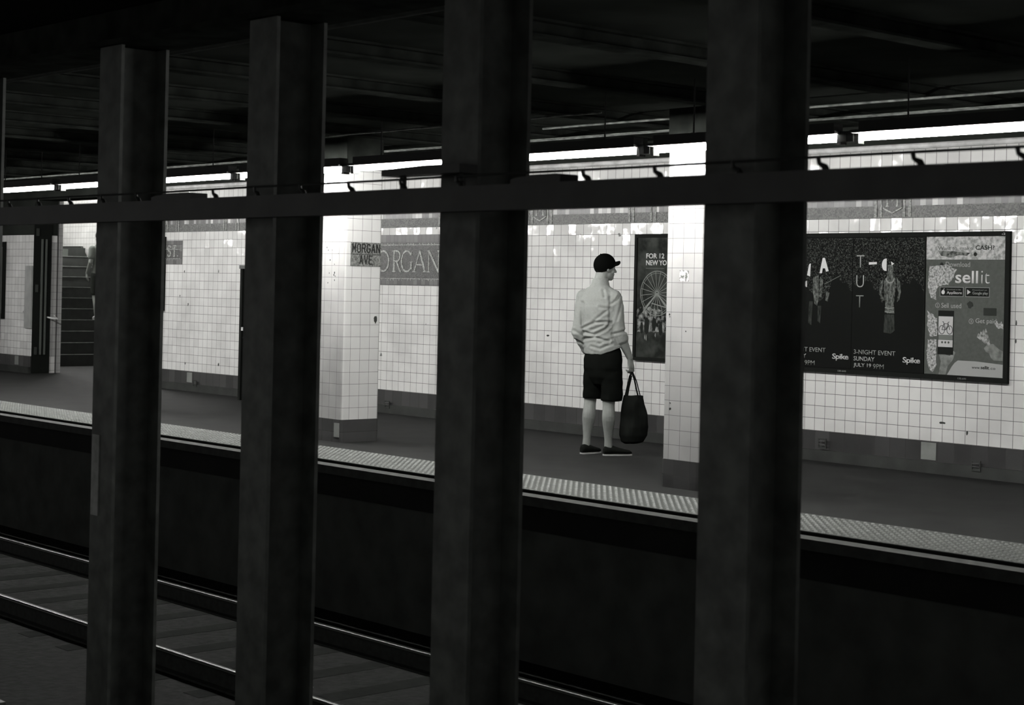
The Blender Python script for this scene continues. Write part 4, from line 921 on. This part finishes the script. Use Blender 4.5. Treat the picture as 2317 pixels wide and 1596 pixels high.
# cap with brim
tilt = math.radians(24); ca = fh * math.cos(tilt) + U * math.sin(tilt); cu_ = U * math.cos(tilt) - fh * math.sin(tilt)
bm = bmesh.new(); cc_ = hc + U * .034 - fh * .004; n, m_ = 32, 14; rings = []
for j in range(m_):
    th = (PI * .66) * (j + .6) / m_; z_ = math.cos(th)
    rings.append([bm.verts.new(cc_ + ca * .108 * math.sin(th) * math.cos(2 * PI * k / n) + lh * .090 * math.sin(th) * math.sin(2 * PI * k / n) + cu_ * (.105 * z_)) for k in range(n)])
tp = bm.verts.new(cc_ + cu_ * .105)
for k in range(n): bm.faces.new((tp, rings[0][k], rings[0][(k + 1) % n]))
for A, B in zip(rings, rings[1:]):
    for k in range(n): bm.faces.new((A[k], B[k], B[(k + 1) % n], A[(k + 1) % n]))
r_ = bmesh.ops.solidify(bm, geom=list(bm.faces), thickness=.004)
cap = obj('cap', bm, M['cap'], man, label='black baseball cap', smooth=True)
bm = bmesh.new(); top_, bot_ = [], []
n = 16
for k in range(n + 1):
    a = -1.25 + 2.5 * k / n
    inner = cc_ + ca * .098 * math.cos(a) + lh * .082 * math.sin(a) - cu_ * .018; ext = .060 * max(0, math.cos(a * 1.15)) ** .6
    outer = inner + ca * ext - cu_ * (.012 + .045 * (math.sin(a) ** 2)) * (ext / .060)
    top_.append((inner, outer))
vt = [[bm.verts.new(p + cu_ * .004) for p in (i_, o_)] for i_, o_ in top_]; vb = [[bm.verts.new(p - cu_ * .004) for p in (i_, o_)] for i_, o_ in top_]
for k in range(n):
    bm.faces.new((vt[k][0], vt[k][1], vt[k + 1][1], vt[k + 1][0])); bm.faces.new((vb[k][0], vb[k + 1][0], vb[k + 1][1], vb[k][1])); bm.faces.new((vt[k][1], vb[k][1], vb[k + 1][1], vt[k + 1][1]))
obj('brim', bm, M['cap'], cap, smooth=True)
bm = bmesh.new(); ell(bm, cc_ + cu_ * .106, .008, .008, .005, None, 10, 6); obj('button', bm, M['cap'], cap)
bm = bmesh.new(); ell(bm, hc + U * .012 - fh * .018, .088, .078, .075, (fh, lh, U)); obj('hair', bm, M['hair'], man, label='short dark hair below the cap', smooth=True)
for q in (1, -1):
    pass
for he, to in ((lheel, ltoe), (rheel, rtoe)):
    bu, bs = bmesh.new(), bmesh.new(); shoe(bu, bs, he, to)
    s_ = addmesh(fuse(bu, .005, 2), 'shoe', M['shoe'], man); obj('sole', bs, M['sole'], s_, label='thin white sole')
# tote bag
bag = thing('tote_bag', 'black cloth tote bag hanging from the man\'s right hand', 'bag', P(.235, -.02, .11))
br, bd = P.dir(80), P.dir(-10)
bm = bmesh.new()
loft(bm, [(BX(.215, -.02, .112), .06, .03, br, bd), (BX(.222, -.02, .13), .105, .06, br, bd), (BX(.230, -.02, .19), .132, .075, br, bd), (BX(.236, -.02, .27), .136, .075, br, bd), (BX(.232, -.02, .38), .126, .06, br, bd), (BX(.226, -.02, .48), .108, .04, br, bd), (BX(.225, -.02, .56), .094, .018, br, bd)], 32)
bmm = fuse(bm, .006, 2)
nrm_ = [v.normal.copy() for v in bmm.vertices]
for v in bmm.vertices:
    q = v.co - P.O; v.co += nrm_[v.index] * (.008 * noise.noise(Vector((q.dot(P.R) * 14, q.dot(P.F) * 10, q.z * 6))))
addmesh(bmm, 'bag_body', M['bag'], bag)
grip = BX(.205, -.025, .775)
def strap(pts, wd):
    bm = bmesh.new(); dv = bd; hw = wd / 2; vs = []
    side = P.R
    for p in pts: vs.append([bm.verts.new(p - side * hw - dv * .0015), bm.verts.new(p + side * hw - dv * .0015), bm.verts.new(p + side * hw + dv * .0015), bm.verts.new(p - side * hw + dv * .0015)])
    for A, B in zip(vs, vs[1:]):
        for k in range(4): bm.faces.new((A[k], A[(k + 1) % 4], B[(k + 1) % 4], B[k]))
    bm.faces.new(vs[0][::-1]); bm.faces.new(vs[-1]); return bm
obj('handle', strap([BX(.150, -.05, .55), BX(.168, -.05, .64), BX(.186, -.045, .73), grip, BX(.232, -.045, .70), BX(.250, -.05, .62), BX(.268, -.05, .55)], .015), M['bag'], bag)
obj('handle', strap([BX(.168, .01, .55), BX(.185, .0, .66), BX(.198, -.01, .74), grip + P.R * .008, BX(.250, -.01, .69), BX(.275, .0, .60), BX(.288, .01, .55)], .010), M['bag'], bag)
obj('side_flap', strap([BX(.160, -.045, .54), BX(.172, -.045, .62), BX(.186, -.04, .69), BX(.196, -.035, .74)], .030), M['bag'], bag)

# ---- the person climbing the stairs, mostly behind the steel column
Q = Frame((-28.36, 15.47, .792), (-1, .12, 0))
per = thing('person', 'person in grey top climbing the stairs at the left, mostly behind the steel column', 'person', Q(0, 0, 0))
fq = Q.dir(0); lq = Vector((-fq.y, fq.x, 0)); bm = bmesh.new()
loft(bm, [(Q(0, 0, .76), .10, .09, lq, fq), (Q(0, 0, .86), .15, .105, lq, fq), (Q(0, .01, .98), .125, .09, lq, fq), (Q(0, .03, 1.2), .15, .10, lq, fq), (Q(0, .03, 1.3), .14, .09, lq, fq), (Q(0, .03, 1.37), .06, .06, lq, fq)], 24)
limb(bm, [Q(0, .03, 1.34), Q(0, .05, 1.42)], [.055, .05]); head(bm, Q(0, .07, 1.50), fq, lq)
for s_, kd, fd, kz, fz in ((-.09, .02, -.05, .42, .08), (.09, .24, .20, .62, .275)):
    limb(bm, [Q(s_, 0, .82), Q(s_, kd, kz), Q(s_, (kd + fd) / 2 - .02, (kz + fz) / 2 + .03), Q(s_, fd, fz)], [.085, .056, .055, .036])
    limb(bm, [Q(s_, fd, fz - .03), Q(s_, fd + .06, fz - .045)], [.036, .028])
for s_, ed, wd_ in ((-.19, -.02, .12), (.19, -.05, -.0)):
    limb(bm, [Q(s_ * .85, .03, 1.29), Q(s_ * 1.1, ed, 1.04), Q(s_ * 1.15, wd_, .84)], [.052, .04, .027])
    hand(bm, Q(s_ * 1.15, wd_, .84), Vector((0, 0, -1)), fq, lq * (1 if s_ > 0 else -1), (.3, .3, .3), .9)
addmesh(fuse(bm, .006, 2), 'body', M['skin'], per)
bm = bmesh.new(); loft(bm, [(Q(0, 0, .84), .175, .13, lq, fq), (Q(0, .01, 1.0), .15, .12, lq, fq), (Q(0, .03, 1.2), .17, .12, lq, fq), (Q(0, .03, 1.32), .15, .10, lq, fq), (Q(0, .03, 1.39), .075, .07, lq, fq)], 24)
for s_ in (-.19, .19): limb(bm, [Q(s_ * .85, .03, 1.29), Q(s_ * 1.02, .0, 1.13)], [.066, .058])
addmesh(fuse(bm, .008, 2), 'top', gm(.14, .9), per, 'grey top')
bm = bmesh.new(); loft(bm, [(Q(0, 0, .9), .165, .12, lq, fq), (Q(0, 0, .74), .17, .13, lq, fq)], 20)
for s_, kd, kz in ((-.09, .02, .5), (.09, .2, .68)): limb(bm, [Q(s_, 0, .80), Q(s_, kd, kz)], [.1, .085])
addmesh(fuse(bm, .008, 2), 'shorts', gm(.03, .9), per)
bm = bmesh.new(); ell(bm, Q(0, .055, 1.54), .09, .1, .095, (lq, fq, U)); obj('hair', bm, M['hair'], per, smooth=True)
for s_, fd, fz in ((-.09, -.03, 0), (.09, .24, .195)):
    bu, bs = bmesh.new(), bmesh.new(); shoe(bu, bs, Q(s_, fd - .11, fz), Q(s_, fd + .09, fz)); o_ = addmesh(fuse(bu, .006, 1), 'shoe', gm(.5, .6), per); obj('sole', bs, M['sole'], o_)
